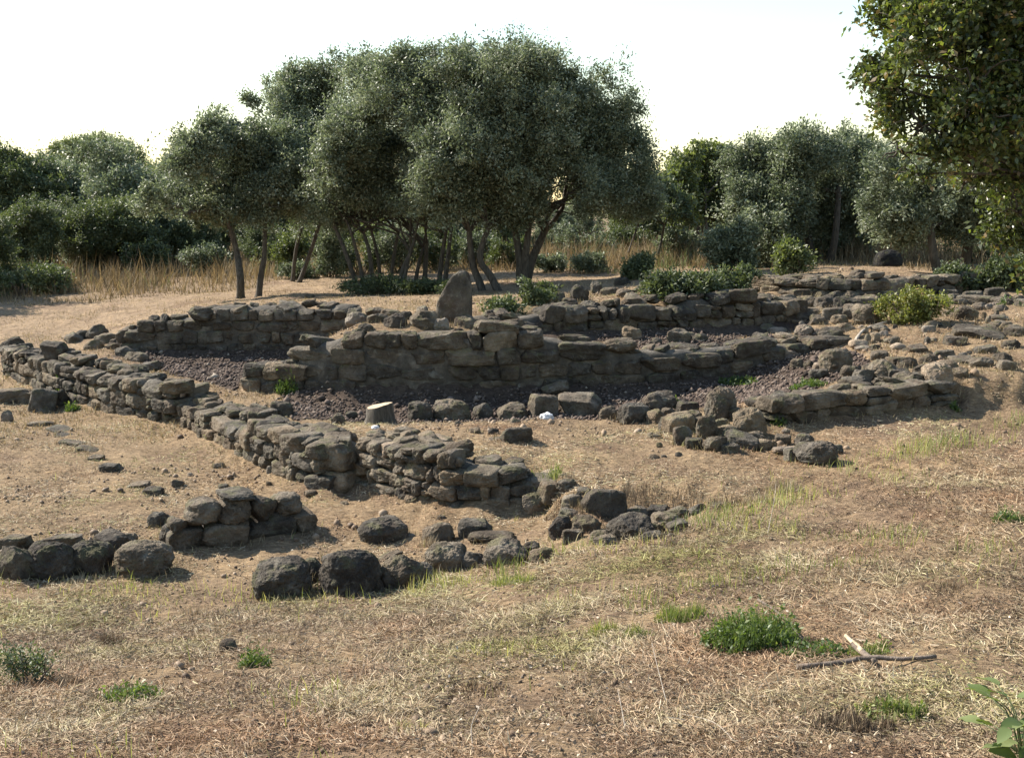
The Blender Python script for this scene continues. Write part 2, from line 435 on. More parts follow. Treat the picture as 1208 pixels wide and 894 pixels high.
_T = np.exp(np.linspace(math.log(2.2), math.log(110), 420))
def G(px, py):
    """first ground point seen at a pixel"""
    d = ray(px, py); d = d / d[1]
    pts = np.array([0, 0, CAMZ]) + d[None] * _T[:, None]
    h = pts[:, 2] - zsmooth(pts[:, 0], pts[:, 1])
    i = int(np.argmax(h < 0))
    if i == 0: i = len(_T) - 1
    f = h[i - 1] / (h[i - 1] - h[i] + 1e-9)
    p = pts[i - 1] + (pts[i] - pts[i - 1]) * f
    return p

def gpoly(pts): return np.array([G(*p)[:2] for p in pts])
GRAVEL = [gpoly(p) for p in (
    [(165, 421), (330, 421), (300, 438), (285, 462), (250, 452), (195, 440)],
    [(330, 471), (500, 474), (700, 468), (870, 450), (885, 468), (760, 492), (640, 496), (480, 499), (345, 497)],
    [(872, 448), (930, 428), (1000, 414), (1035, 430), (985, 452), (940, 466), (880, 474)],
    [(720, 402), (800, 399), (960, 392), (985, 400), (820, 413), (750, 416)])]
def inpoly(x, y, P):
    c = np.zeros(len(x), bool); j = len(P) - 1
    for i in range(len(P)):
        xi, yi = P[i]; xj, yj = P[j]
        c ^= ((yi > y) != (yj > y)) & (x < (xj - xi) * (y - yi) / (yj - yi + 1e-12) + xi)
        j = i
    return c
def gravel_mask(x, y):
    x2 = x + .12 * n2(x, y, .5, 40, 2); y2 = y + .12 * n2(x, y, .5, 41, 2)
    m = np.zeros(len(x), bool)
    for P in GRAVEL: m |= inpoly(x2, y2, P)
    for i_, a_, b_ in ((3, .42, 0), (5, .4, 0), (6, .5, 1)):          # right up to the feet of the walls
        P, nn = WALLS[i_]['P'][:, :2], WALLS[i_]['n']
        m |= inpoly(x, y, np.concatenate([P + nn * .1, (P - nn * a_)[::-1]])) & ~((i_ == 3) & (x > 4.4))
    return m
# zone of the mulch-covered mound (towards the camera of the boulder line)
EDGE = np.array([G(px, py)[:2] for px, py in [(-200, 700), (0, 690), (150, 688), (300, 704), (420, 700), (500, 690), (600, 669), (700, 650), (760, 634), (830, 612), (900, 590), (980, 562), (1080, 525), (1208, 484), (1400, 440)]])
def mound(x, y):
    """signed metres in front of (positive) the edge line, along y"""
    xs = EDGE[:, 0]; o = np.argsort(xs)
    return np.interp(x, xs[o], EDGE[o, 1]) - y

def ground_noise(x, y, gm, r):
    amp = np.clip(.4 + r * .02, .4, 1.0)
    z = .05 * n2(x, y, .7, 3, 3) * amp + .03 * n2(x, y, .17, 9, 3)
    z += .05 * n2(x, y, 2.6, 21, 2) * np.clip(r / 20, 0, 1)
    return np.where(gm, z * .35, z)

def zt(x, y):
    x = np.atleast_1d(np.asarray(x, float)); y = np.atleast_1d(np.asarray(y, float))
    return zsmooth(x, y) + ground_noise(x, y, gravel_mask(x, y), np.hypot(x, y))

def build_ground():
    an = np.concatenate([np.linspace(-180, -34, 40)[:-1], np.linspace(-34, 34, 460), np.linspace(34, 180, 40)[1:-1]])
    rr = np.concatenate([[.02, .4, .9, 1.4], np.exp(np.linspace(math.log(1.9), math.log(42), 640)), np.exp(np.linspace(math.log(44), math.log(1600), 40))])
    a = np.radians(an)
    X = (rr[:, None] * np.sin(a)[None]).ravel(); Y = (rr[:, None] * np.cos(a)[None]).ravel()
    Z = zt(X, Y)
    gm = gravel_mask(X, Y)
    na, nr = len(an), len(rr)
    i, j = np.meshgrid(np.arange(nr - 1), np.arange(na), indexing='ij')
    j2 = (j + 1) % na
    q = np.stack([i * na + j, i * na + j2, (i + 1) * na + j2, (i + 1) * na + j], -1).reshape(-1, 4)[:, ::-1]
    md = mound(X, Y); rad = np.hypot(X, Y)
    tan = np.array([.24, .178, .115]); mul = np.array([.23, .17, .11]); far = np.array([.262, .197, .135]); grv = np.array([.078, .06, .05]); red = np.array([.17, .118, .086])
    k = np.clip(.5 + md * .8 + .5 * n2(X, Y, 1.3, 60, 3), 0, 1)[:, None]
    c = tan * (1 - k) + mul * k
    f = np.clip((rad - 16) / 6, 0, 1)[:, None]
    c = c * (1 - f) + far * f
    p = np.clip(n2(X, Y, .9, 70, 4) * 2.2 - .25, 0, .6)[:, None]
    c = c * (1 - p) + red * p
    c = np.where(gm[:, None], grv, c)
    me = mesh('ground', np.stack([X, Y, Z], 1), [q], M_GROUND, True, None, {'base': c})
    tag(link('ground', me), kind='structure')
build_ground()

# ------------------------------------------------------------------ rocks
def ico(sub):
    import bmesh
    bm = bmesh.new(); bmesh.ops.create_icosphere(bm, subdivisions=sub, radius=1)
    V = np.array([v.co[:] for v in bm.verts]); T = np.array([[v.index for v in f.verts] for f in bm.faces])
    bm.free(); return V, T
ICO = {k: ico(k) for k in (2, 3, 4, 5, 6)}
def rock(seed, sub=4, p=3.0, cuts=6, rough=.07, lo=.66, hard=.96):
    V, T = ICO[sub]; rs = np.random.RandomState(seed)
    q = np.array([[1, 0, 0], [0, 1, 0], [0, 0, 1]])
    v = V / (np.sum(np.abs(V) ** p, 1) ** (1 / p))[:, None]
    for _ in range(cuts):
        n = rs.normal(size=3); n /= np.linalg.norm(n); d = rs.uniform(lo, .98) * np.max(v @ n)
        e = v @ n - d
        v = v - np.where(e > 0, e * hard, 0)[:, None] * n
    o = rs.uniform(0, 50, 3)
    nn = v / np.linalg.norm(v, axis=1)[:, None]
    v = v + nn * (rough * 1.5 * fbm(v * 1.3 + o, 3, seed) + rough * .9 * (fbm(v * 4 + o, 5, seed + 5, .62) - .35 * np.abs(fbm(v * 3 + o + 9, 3, seed + 7))))[:, None]
    if sub >= 5: v = v + nn * (rough * .32 * fbm(v * 15 + o, 3, seed + 9, .7))[:, None]
    lo_, hi_ = v.min(0), v.max(0)
    return (v - (lo_ + hi_) / 2) / ((hi_ - lo_) / 2), T
MATS = {'basalt': M_BASALT, 'dark': M_DARK, 'brown': M_BROWN, 'pale': M_PALE}
_bank = {}
def bank(kind, i, mat):
    key = (kind, i)
    if key not in _bank:
        if kind == 'block': v, t = rock(100 + i, 5, 6.5, 9, .085, .74)
        elif kind == 'round': v, t = rock(200 + i, 5, 3.0, 12, .115, .66)
        elif kind == 'slab': v, t = rock(300 + i, 5, 4.5, 10, .11, .7)
        elif kind == 'hero': v, t = rock(400 + i, 6, 2.6, 9, .12, .7, .8)
        else: v, t = rock(500 + i, 3, 3, 8, .12, .6)
        _bank[key] = mesh('stone_' + kind, v, [t], M_BASALT, True)
    return _bank[key]
NB = {'block': 16, 'round': 14, 'slab': 8, 'hero': 7, 'rub': 10}

def pickmat(m):
    u = random.random()
    if m == 'mix': return 'basalt' if u < .55 else 'brown' if u < .88 else 'dark'
    if m == 'brown': return 'brown' if u < .6 else 'basalt' if u < .95 else 'pale'
    if m == 'dark': return 'dark' if u < .6 else 'basalt' if u < .93 else 'brown'
    return m

def put(name, kind, mat, loc, sc, rot, parent=None, off=(0, 0, 0)):
    o = link(name, bank(kind, random.randrange(NB[kind]), mat), parent)
    o.material_slots[0].link = 'OBJECT'; o.material_slots[0].material = MATS[mat]
    o.location = (loc[0] - off[0], loc[1] - off[1], loc[2] - off[2]); o.scale = sc; o.rotation_euler = rot
    return o

def build_wall(w):
    P, top, nn, zb, k = w['P'], w['top'], w['n'], w['zb'], w['k']
    tight = w.get('tight', 0)
    seg = np.linalg.norm(np.diff(P[:, :2], axis=0), axis=1); S_ = np.concatenate([[0], np.cumsum(seg)]); L = S_[-1]
    def at(s):
        x = np.interp(s, S_, P[:, 0]); y = np.interp(s, S_, P[:, 1]); z = np.interp(s, S_, P[:, 2]); t = np.interp(s, S_, top); b = np.interp(s, S_, zb)
        n = np.array([np.interp(s, S_, nn[:, 0]), np.interp(s, S_, nn[:, 1])]); n /= np.linalg.norm(n)
        return x, y, z, t, b, n
    x, y, z, t, b, n = at(L / 2)
    org = (x, y, z)
    root = empty('ruined_wall', org); tag(root, w['label'], 'ruined wall', 'ruined stone walls')
    # rubble core
    m = max(14, int(L / .12)); V = []; prof = 7
    for i in range(m + 1):
        s = L * i / m; x, y, z, t, b, n = at(s)
        jag = .06 * noise3(np.array([[s * 2.2, 3.1, len(P)]]), 8)[0]
        h = max(.05, t - z - (.05 if tight else .09) + jag)
        end = .5 if i in (0, m) else 1
        ins = .035 if tight else .09
        th = w['thick']
        for (dn, zz) in ((ins, -.15), (ins, h * .5), (ins + .03, h * .9), (th * .5, h * 1.0), (th - .06, h * .92), (th - .02, h * .5), (th, -.15)):
            V.append((x + n[0] * dn - org[0], y + n[1] * dn - org[1], z + zz * (end if zz > 0 else 1) - org[2]))
    V = np.array(V)
    V += .02 * np.stack([fbm(V * 5 + 9 * a, 3, 30 + a) for a in range(3)], 1)
    q = [(i * prof + c, i * prof + c + 1, (i + 1) * prof + c + 1, (i + 1) * prof + c) for i in range(m) for c in range(prof - 1)]
    V = np.concatenate([V, V[:prof].mean(0)[None], V[-prof:].mean(0)[None]])
    t3 = [(len(V) - 2, c + 1, c) for c in range(prof - 1)] + [(len(V) - 1, m * prof + c, m * prof + c + 1) for c in range(prof - 1)]
    link('rubble_core', mesh('rubble_core', V, [np.array(q), np.array(t3)], M_CORE, True), root)
    specs = []
    hmax = float(np.max(top - P[:, 2])); nc = max(1, int(round(hmax / w['ch'] + .2)))
    for c in range(nc + 1):
        s = -random.uniform(0, .12)
        while s < L:
            ww = w['sw'] * random.choice([.5, .65, .8, .95, 1.1, 1.3, 1.6]) * random.uniform(.9, 1.1) * (1.15 if c == 0 else 1)
            sm = min(max(s + ww / 2, 0), L)
            x, y, z, t, b, n = at(sm)
            h = t - z; hc = w['ch'] * random.uniform(.85, 1.2)
            zc = w['ch'] * c + w['ch'] / 2
            if zc + w['ch'] * .32 < h + .02 or c == 0:
                hc = min(hc, max(.1, (h - w['ch'] * c) * 1.08)) if c == nc else hc
                if c == 0 and h < w['ch']: hc = h * 1.05; zc = h / 2
                dep = random.uniform(.2, .32)
                an = math.atan2(-n[0], n[1])
                pr = random.gauss(0 if tight else 0, .012 if tight else .016)
                cx, cy = x + n[0] * (dep / 2 + pr), y + n[1] * (dep / 2 + pr)
                topc = zc + w['ch'] * 1.2 > h
                tl = (.03 if tight else .06) * (1.5 if topc else 1)
                kd = 'block' if tight or random.random() < .82 else 'round'
                sc = (ww / 2 * (1.05 if tight else 1.1), dep / 2 * 1.1, hc / 2 * (1.05 if tight else 1.13))
                if not tight and ww < w['sw'] * 1.2 and random.random() < .22:      # two thin stones in place of one
                    f = random.uniform(.35, .6)
                    specs.append((kd, (cx, cy, z + zc + hc * f / 2), (sc[0] * random.uniform(.8, 1), sc[1], sc[2] * (1 - f)), (random.gauss(0, tl), random.gauss(0, tl), an + random.gauss(0, tl))))
                    zc -= hc * (1 - f) / 2; sc = (sc[0], sc[1], sc[2] * f)
                specs.append((kd, (cx, cy, z + zc + random.gauss(0, .008)), sc, (random.gauss(0, tl), random.gauss(0, tl), an + random.gauss(0, tl))))
                if topc and h > .15 and not w.get('notop'):     # the wall's upper side and back
                    for _ in range(2 if w['thick'] > .4 else 1):
                        dd = random.uniform(dep * .9, w['thick'] - .06)
                        specs.append((random.choice(['round', 'slab', 'block']), (x + n[0] * dd + random.gauss(0, .04), y + n[1] * dd + random.gauss(0, .04), z + h - .05 + random.gauss(0, .025)),
                                      (ww / 2 * random.uniform(.6, 1.1), random.uniform(.09, .16), random.uniform(.04, .075)), (random.gauss(0, .15), random.gauss(0, .15), random.uniform(0, 3))))
            s += ww * (1.0 if tight else .98)
    specs.sort(key=lambda q: -q[2][0] * q[2][2])
    for sp in specs[:100]:
        put('stone', sp[0], pickmat(w['mat']), sp[1], sp[2], sp[3], root, org)
    if len(specs) > 100:
        vs, ts, nv = [], [], 0
        for sp in specs[100:]:
            v, t = ICO[3]; me = rock(random.randrange(9999), 3, 4, 5, .08, .7)[0]
            M = np.array(Euler(sp[3]).to_matrix())
            v2 = (me * np.array(sp[2])) @ M.T + np.array(sp[1]) - np.array(org)
            vs.append(v2); ts.append(t + nv); nv += len(v2)
        tag(link('small_stones', mesh('small_stones', np.concatenate(vs), [np.concatenate(ts)], MATS[{'mix': 'basalt'}.get(w['mat'], w['mat'])], True), root), kind='stuff')
    return root
WROOT = [build_wall(w) for w in WALLS]

# distinct blocks of the walls, lifted out as parts of them
def wall_block(i, name, px, pyb, w, h, mat='basalt', kind='block', Y=None, dep=None, lab=None, rz=None):
    r = WROOT[i]; W_ = WALLS[i]
    if Y is None:
        j = int(np.argmin(np.abs(np.array([k[0] for k in W_['k']]) - px))); Y = np.interp(px, [k[0] for k in W_['k']], W_['P'][:, 1])
    p = onY(px, pyb, Y); wm, hm = w * Y / F, h * Y / F
    dp = dep or wm * .7
    j = int(np.argmin(np.abs(W_['P'][:, 0] - p[0]))); n = W_['n'][j]
    an = math.atan2(-n[0], n[1]) if rz is None else rz
    o = put(name, kind, mat, (p[0] + n[0] * dp * .45, p[1] + n[1] * dp * .45, p[2] + hm / 2), (wm / 2, dp / 2, hm / 2), (random.gauss(0, .05), random.gauss(0, .05), an), r, r.location)
    if lab: o['label'] = lab
wall_block(1, 'corner_block', 384, 556, 58, 36, 'basalt', lab='big squared grey corner block', dep=.36)
wall_block(1, 'corner_block', 388, 582, 52, 28, 'brown', dep=.36)
wall_block(3, 'capstone', 588, 397, 56, 18, 'basalt', lab='squared capstone block with sunlit top', dep=.3)
wall_block(3, 'capstone', 735, 420, 44, 20, 'basalt', 'round', dep=.34)
wall_block(3, 'capstone', 690, 421, 66, 17, 'dark', dep=.4)
wall_block(0, 'capstone', 196, 466, 42, 18, 'dark', 'slab', dep=.4, lab='slab tipped over the end of the wall')
wall_block(10, 'block', 243, 626, 46, 36, 'basalt', 'round', dep=.34)
wall_block(10, 'block', 281, 623, 44, 38, 'brown', 'round', dep=.32)
wall_block(10, 'block', 317, 618, 38, 34, 'dark', 'round', dep=.3)
wall_block(10, 'block', 346, 612, 36, 30, 'basalt', 'round', dep=.3)
wall_block(10, 'block', 212, 634, 26, 24, 'dark', 'round', dep=.26)
wall_block(10, 'capstone', 284, 592, 44, 11, 'basalt', 'slab', dep=.3)

STONES = []
# ------------------------------------------------------------------ loose stones
def stone(px, pyb, w, h, label=None, group=None, kind='round', mat='basalt', name='loose_stone', cat='stone', rz=None, sink=.22, tilt=.12, dep=None, P=None, up=0):
    p = G(px, pyb) if P is None else P
    STONES.append((p[0], p[1], w * p[1] / F, P is None))
    Y = p[1]; wm, hm = w * Y / F, h * Y / F * .96
    dp = dep * wm if dep else wm * random.uniform(.65, .95)
    zc = p[2] + hm * (.5 - sink) + up
    hz = hm * (.5 + sink * .75)
    o = put(name, kind, mat, (p[0], p[1] + dp * .35, zc), (wm / 2, dp / 2, hz), (random.gauss(0, tilt), random.gauss(0, tilt), random.gauss(0, .25) if rz is None else rz))
    tag(o, label, cat, group)
    return o
def boulders(lst, group, cat='boulder', name='boulder', kind='round'):
    for a in lst:
        px, pyb, w, h, lab = a[:5]; kw = a[5] if len(a) > 5 else {}
        stone(px, pyb, w, h, lab, group, **{**dict(kind=kind, name=name, cat=cat), **kw})
H = dict(kind='hero', tilt=.06)
boulders([
 (331, 706, 76, 50, 'rounded dark boulder at the left end of the front boulder line', {**H, 'mat': 'dark'}),
 (411, 705, 80, 62, 'largest rough dark boulder in the middle of the front boulder line', {**H, 'mat': 'dark'}),
 (472, 696, 62, 44, 'dark boulder right of the largest one, pale grass at its foot', {**H, 'mat': 'dark'}),
 (526, 676, 52, 38, 'grey lichen-spotted boulder in the boulder line beside green grass', {**H, 'mat': 'basalt'}),
 (597, 668, 58, 32, 'low cracked grey boulder further right in the boulder line', {**H, 'mat': 'basalt'}),
 (366, 690, 30, 36, 'small wedge stone between the two roundest front boulders', {'mat': 'dark'}),
 (398, 664, 44, 12, 'flat stone leaning behind the largest front boulder', {'kind': 'slab'}),
 (458, 664, 36, 12, 'thin flat stone lying behind the second dark boulder', {'kind': 'slab', 'mat': 'dark'}),
 (441, 700, 26, 24, 'small dark stone filling the gap beside the largest front boulder', {'mat': 'dark'}),
 (500, 686, 28, 24, 'small stone between the dark and lichen-spotted boulders', {'mat': 'basalt'}),
 (556, 672, 34, 22, 'low stone left of the low cracked boulder', {'mat': 'dark'}),
 (626, 656, 26, 18, 'rough stone touching the low cracked boulder', {'mat': 'basalt'}),
 (640, 664, 34, 20, 'small grey stone at the right end of the boulder line', {}),
], 'boulders in the front line')
boulders([
 (449, 641, 62, 30, 'dark half-buried boulder alone on the dry earth below the retaining wall', {**H, 'mat': 'dark'}),
 (517, 640, 42, 26, 'small pointed half-buried stone with dry grass on its side', {'mat': 'basalt'}),
 (560, 634, 42, 24, 'broken layered stone near the retaining wall foot', {'mat': 'basalt', 'kind': 'slab'}),
 (580, 642, 58, 12, 'long flat dark stone lying by the layered stone', {'mat': 'dark', 'kind': 'slab'}),
], 'half-buried stones below the retaining wall')
boulders([
 (14, 684, 50, 44, 'boulder cut by the left picture edge in the left stone row', {'mat': 'dark'}),
 (52, 682, 66, 46, 'broad dark boulder with shaded front in the left stone row', {**H, 'mat': 'dark'}),
 (102, 678, 52, 42, 'angular dark boulder beside the broad one in the left stone row', {**H, 'mat': 'dark'}),
 (164, 680, 78, 44, 'wide low boulder with yellowing grass at its left end', {**H, 'mat': 'basalt'}),
 (66, 650, 60, 18, 'flat grey stone behind the broad left boulder', {'kind': 'slab'}),
 (125, 646, 42, 18, 'flat dark stone behind the angular left boulder', {'kind': 'slab', 'mat': 'dark'}),
 (12, 650, 40, 18, 'flat stone behind the boulder at the left picture edge', {'kind': 'slab'}),
 (186, 622, 28, 20, 'small dark stone at the left foot of the big squared blocks', {'mat': 'basalt'}),
 (200, 638, 30, 22, 'dark wedge stone leaning against the big squared blocks', {'mat': 'dark'}),
 (150, 640, 22, 12, 'little stone between left stone row and squared blocks', {}),
], 'stones of the left row')
boulders([
 (494, 497, 32, 26, 'dark mossy stone beside the tree stump', {'mat': 'dark'}),
 (533, 497, 50, 28, 'long smooth grey stone in the row along the gravel strip', {'mat': 'basalt', 'kind': 'hero'}),
 (570, 496, 26, 22, 'small stone right of the long smooth grey stone', {}),
 (603, 496, 42, 20, 'low dark stone in the row behind the dry grass', {'mat': 'dark'}),
 (641, 491, 34, 28, 'yellow-lichened block beside the white paper scrap', {'mat': 'brown', 'kind': 'block'}),
 (655, 467, 34, 11, 'flat reddish slab lying on top of the lichened blocks', {'mat': 'brown', 'kind': 'slab', 'up': .06}),
 (684, 491, 54, 28, 'big mossy block with flat top right of the lichened block', {'mat': 'basalt', 'kind': 'block'}),
 (718, 496, 24, 18, 'small dark stone right of the big mossy block', {'mat': 'dark'}),
 (748, 500, 38, 26, 'low square grey block sunk in the ground mid row', {'kind': 'block'}),
 (780, 485, 44, 25, 'rounded stone tipped at the end of the gravel strip', {'kind': 'round'}),
], 'stones in the row along the gravel strip')
boulders([
 (852, 496, 40, 44, 'tall upright rounded stone topping the rubble heap', {**H, 'mat': 'basalt'}),
 (886, 512, 42, 34, 'pale domed stone at the right of the rubble heap', {**H, 'mat': 'brown'}),
 (802, 512, 36, 28, 'flat-topped stone at the left of the rubble heap', {'kind': 'block', 'mat': 'brown'}),
 (806, 524, 22, 24, 'narrow stone set on edge at the left of the rubble heap', {'kind': 'block'}),
 (835, 518, 28, 32, 'grey rounded stone in front of the upright stone', {}),
 (818, 502, 24, 20, 'dark stone between flat-topped and upright stones', {'mat': 'dark'}),
 (858, 516, 30, 16, 'brown slanting stone below the upright stone', {'mat': 'brown'}),
 (846, 532, 34, 20, 'dark low stone at the front of the rubble heap', {'mat': 'dark'}),
 (880, 530, 50, 20, 'low broken stone under the pale domed stone', {'mat': 'basalt'}),
 (870, 494, 24, 14, 'small stone wedged behind the pale domed stone', {}),
 (966, 546, 54, 26, 'dark low boulder alone on the slope at the right of the rubble heap', {**H, 'mat': 'basalt'}),
 (950, 526, 24, 16, 'small dark cobble behind the lone low boulder', {'mat': 'dark'}),
 (930, 536, 34, 8, 'flat pale stone between rubble heap and lone boulder', {'mat': 'pale', 'kind': 'slab'}),
 (913, 493, 24, 14, 'small stone at the near end of the right low wall', {}),
], 'stones of the rubble heap')
boulders([
 (575, 560, 46, 28, 'pale pinkish slab capping the retaining wall', {'mat': 'pale', 'kind': 'block', 'P': onY(575, 560, 9.75)}),
 (601, 570, 36, 26, 'light grey wedge stone near the right end of the retaining wall', {'mat': 'pale', 'P': onY(601, 570, 9.6)}),
 (588, 538, 56, 24, 'broad grey slab resting above the pinkish slab', {'kind': 'slab', 'P': onY(588, 540, 10.2)}),
 (608, 522, 40, 18, 'dark brick-like stone lying on dry grass above the retaining wall', {'mat': 'dark', 'kind': 'block'}),
 (582, 514, 14, 10, 'fist-sized dark stone beside the brick-like stone', {'mat': 'dark'}),
 (512, 526, 42, 12, 'flat grey slab on the retaining wall top', {'kind': 'slab', 'P': onY(512, 527, 9.95), 'mat': 'pale'}),
 (560, 512, 16, 8, 'small reddish stone on the dry grass behind the retaining wall', {'mat': 'brown'}),
 (632, 606, 40, 28, 'rounded boulder at the foot of the retaining wall end', {'kind': 'hero', 'mat': 'brown'}),
 (606, 590, 30, 20, 'dark stone crumbling off the retaining wall end', {'mat': 'dark', 'P': onY(606, 590, 9.3)}),
], 'stones around the retaining wall')
boulders([
 (712, 610, 56, 36, 'sharp-edged dark rock sticking out of the ditch bank', {'kind': 'block', 'mat': 'dark'}),
 (748, 638, 62, 32, 'dark pitted rock low in the ditch', {**H, 'mat': 'dark'}),
 (692, 630, 40, 24, 'dark rock beside the pitted ditch rock', {'mat': 'dark'}),
 (662, 634, 34, 26, 'dark stone at the left end of the ditch', {'mat': 'dark'}),
 (672, 616, 30, 16, 'low stone above the ditch stones', {'mat': 'basalt'}),
 (716, 644, 34, 14, 'stone half hidden by grass in front of the ditch', {'mat': 'basalt'}),
 (652, 590, 34, 22, 'dark angular stone on the slope right of the retaining wall end', {'kind': 'block', 'mat': 'basalt'}),
 (676, 600, 30, 18, 'brown stone half sunk above the left ditch stones', {'mat': 'brown'}),
 (668, 578, 26, 14, 'small grey stone on the bank top right of the retaining wall', {'mat': 'basalt'}),
 (690, 586, 22, 12, 'little dark stone beside the sharp-edged ditch rock', {'mat': 'dark'}),
 (770, 632, 34, 18, 'low dark stone right of the pitted ditch rock', {'mat': 'dark'}),
 (786, 622, 36, 18, 'earthy stone at the right end of the ditch', {'mat': 'brown'}),
], 'rocks in the ditch')
boulders([
 (989, 440, 44, 32, 'squat grey boulder alone on the red gravel slope', {**H, 'mat': 'basalt'}),
 (1045, 448, 40, 26, 'brown rounded boulder behind the right low wall', {**H, 'mat': 'brown'}),
 (1108, 458, 42, 34, 'tall reddish boulder at the right end of the low wall', {**H, 'mat': 'pale'}),
 (1076, 462, 52, 26, 'smooth grey boulder leaning on the reddish one', {**H, 'mat': 'basalt'}),
 (1010, 462, 44, 20, 'low broad stone behind the right low wall', {'mat': 'basalt'}),
 (1036, 462, 34, 16, 'dark stone between low broad stone and smooth boulder', {'mat': 'dark'}),
 (1072, 436, 26, 16, 'knobbly stone behind the brown rounded boulder', {'mat': 'dark'}),
 (1098, 430, 22, 14, 'dark little stone on the terrace behind the reddish boulder', {'mat': 'dark'}),
 (1140, 430, 34, 10, 'flat grey stone on the terrace near the earth bank', {'kind': 'slab'}),
 (1185, 428, 22, 14, 'small dark stone on the terrace at far right', {'mat': 'dark'}),
 (942, 434, 18, 12, 'left one of the three pebbly stones on red gravel', {}),
 (956, 435, 14, 11, 'middle one of the three pebbly stones on red gravel', {'mat': 'dark'}),
 (966, 436, 14, 9, 'right one of the three pebbly stones on red gravel', {'mat': 'pale'}),
 (982, 402, 32, 18, 'rounded stone on the end of the lit low wall', {'mat': 'basalt'}),
 (950, 396, 24, 14, 'grey stone behind the lit low wall', {'mat': 'pale'}),
 (1022, 381, 34, 24, 'large boulder at the left foot of the yellow-green bush', {'kind': 'hero'}),
 (1000, 368, 34, 20, 'dark boulder on the stony slope left of the yellow-green bush', {'mat': 'dark'}),
 (975, 366, 26, 18, 'rounded stone mid slope below the long rubble wall', {}),
 (1018, 364, 30, 16, 'stone uppermost on the slope left of the yellow-green bush', {'mat': 'brown'}),
 (992, 382, 20, 12, 'small stone at the foot of the stony slope', {'mat': 'brown'}),
 (965, 382, 18, 12, 'brown stone where shade meets the stony slope', {'mat': 'brown'}),
 (1142, 378, 30, 20, 'dark round boulder right of the yellow-green bush', {'kind': 'hero', 'mat': 'dark'}),
 (1160, 400, 60, 14, 'long dark low rock on the right terrace', {'mat': 'dark'}),
], 'stones on the right terrace')
boulders([
 (47, 486, 34, 30, 'dark cube-like stone standing by the left long wall', {'mat': 'basalt', 'kind': 'block', 'rz': .5}),
 (72, 478, 16, 22, 'thin stone between cube-like stone and left wall', {'mat': 'dark'}),
 (8, 478, 60, 20, 'low squared kerb-like block at the left picture edge', {'mat': 'brown', 'kind': 'block'}),
 (6, 497, 16, 14, 'small light stone at the left edge below the kerb-like block', {'mat': 'pale'}),
 (12, 414, 30, 18, 'dark stone on the far left end of the long wall', {'mat': 'dark', 'P': onY(12, 414, 17.4)}),
 (60, 418, 30, 18, 'dark block standing on the long wall near its left end', {'mat': 'dark', 'kind': 'block', 'P': onY(60, 420, 15.6)}),
 (112, 398, 26, 16, 'mossy stone near the corner of the back left wall', {'mat': 'dark'}),
 (235, 374, 30, 14, 'dark round stone sitting on the step of the back left wall', {'mat': 'dark', 'P': onY(235, 374, 17.2)}),
 (330, 491, 30, 20, 'mossy stone on the corner between zigzag wall and gravel strip', {'mat': 'dark'}),
 (398, 500, 18, 14, 'dark cobble left of the tree stump', {'mat': 'dark'}),
 (414, 494, 16, 10, 'smaller dark cobble left of the tree stump', {'mat': 'dark'}),
], 'stones about the left walls')
for px, py, w, h in [(98, 400, 22, 12), (122, 406, 26, 14), (136, 412, 26, 14), (150, 402, 22, 14), (84, 404, 22, 12), (108, 412, 24, 12), (146, 420, 24, 12), (160, 426, 30, 12), (176, 436, 30, 10)]:
    stone(px, py, w, h, 'half-buried stone at the corner where the left long wall meets the back left wall', 'stones of the left wall corner', 'round', random.choice(['dark', 'basalt', 'brown']))
for px, py, w, h in [(46, 504, 32, 7), (66, 512, 36, 7), (74, 519, 26, 6), (84, 527, 34, 7), (100, 535, 30, 7), (128, 556, 26, 10), (160, 576, 30, 6), (178, 583, 26, 8), (110, 543, 22, 5)]:
    stone(px, py, w, h, 'flat stepping-like grey stone sunk in the dry earth left of the zigzag wall', 'flat stones in the left ground', 'slab', 'basalt', 'flat_stone', 'stone', sink=.3, dep=.9)
for px, py, w, h in [(388, 389, 20, 10), (402, 384, 22, 10), (420, 383, 30, 16), (445, 381, 26, 12), (466, 386, 30, 18), (478, 378, 18, 12), (500, 388, 36, 24), (520, 390, 22, 16), (548, 389, 26, 18), (430, 391, 20, 10), (460, 374, 26, 10), (410, 376, 18, 8), (380, 363, 14, 8), (390, 361, 12, 6), (365, 352, 12, 6), (498, 369, 14, 9), (441, 371, 22, 9)]:
    stone(px, py, w, h, 'weathered stone lying on the terrace left of the standing stone', 'loose stones left of the standing stone', 'round', random.choice(['basalt', 'basalt', 'pale', 'dark']))
for px, py, w, h in [(660, 358, 16, 14), (672, 362, 20, 12), (684, 356, 24, 22), (704, 346, 16, 16), (720, 348, 24, 10), (694, 364, 22, 10), (740, 350, 26, 12), (760, 344, 24, 10), (655, 366, 12, 10), (640, 372, 22, 12), (672, 372, 24, 12), (780, 338, 24, 10), (735, 338, 20, 12), (820, 334, 24, 8), (850, 330, 20, 8), (745, 400, 26, 16), (800, 404, 30, 18), (812, 402, 22, 12), (825, 403, 24, 10), (775, 406, 14, 8), (610, 381, 26, 12), (580, 376, 26, 12)]:
    stone(px, py, w, h, 'dark stone on the rubble slope behind the high wall, right of the trees', 'rubble stones behind the high wall', 'round', random.choice(['dark', 'dark', 'basalt', 'brown']))
for i in range(85):
    px = random.uniform(890, 1200); py = random.uniform(358, 425)
    if 1035 < px < 1125 and py < 385: continue
    stone(px, py, random.choice([6, 8, 10, 13, 18, 24]), random.uniform(5, 11), 'small rubble stone scattered over the right terrace', 'small rubble on the right terrace', 'rub', random.choice(['basalt', 'brown', 'pale']))
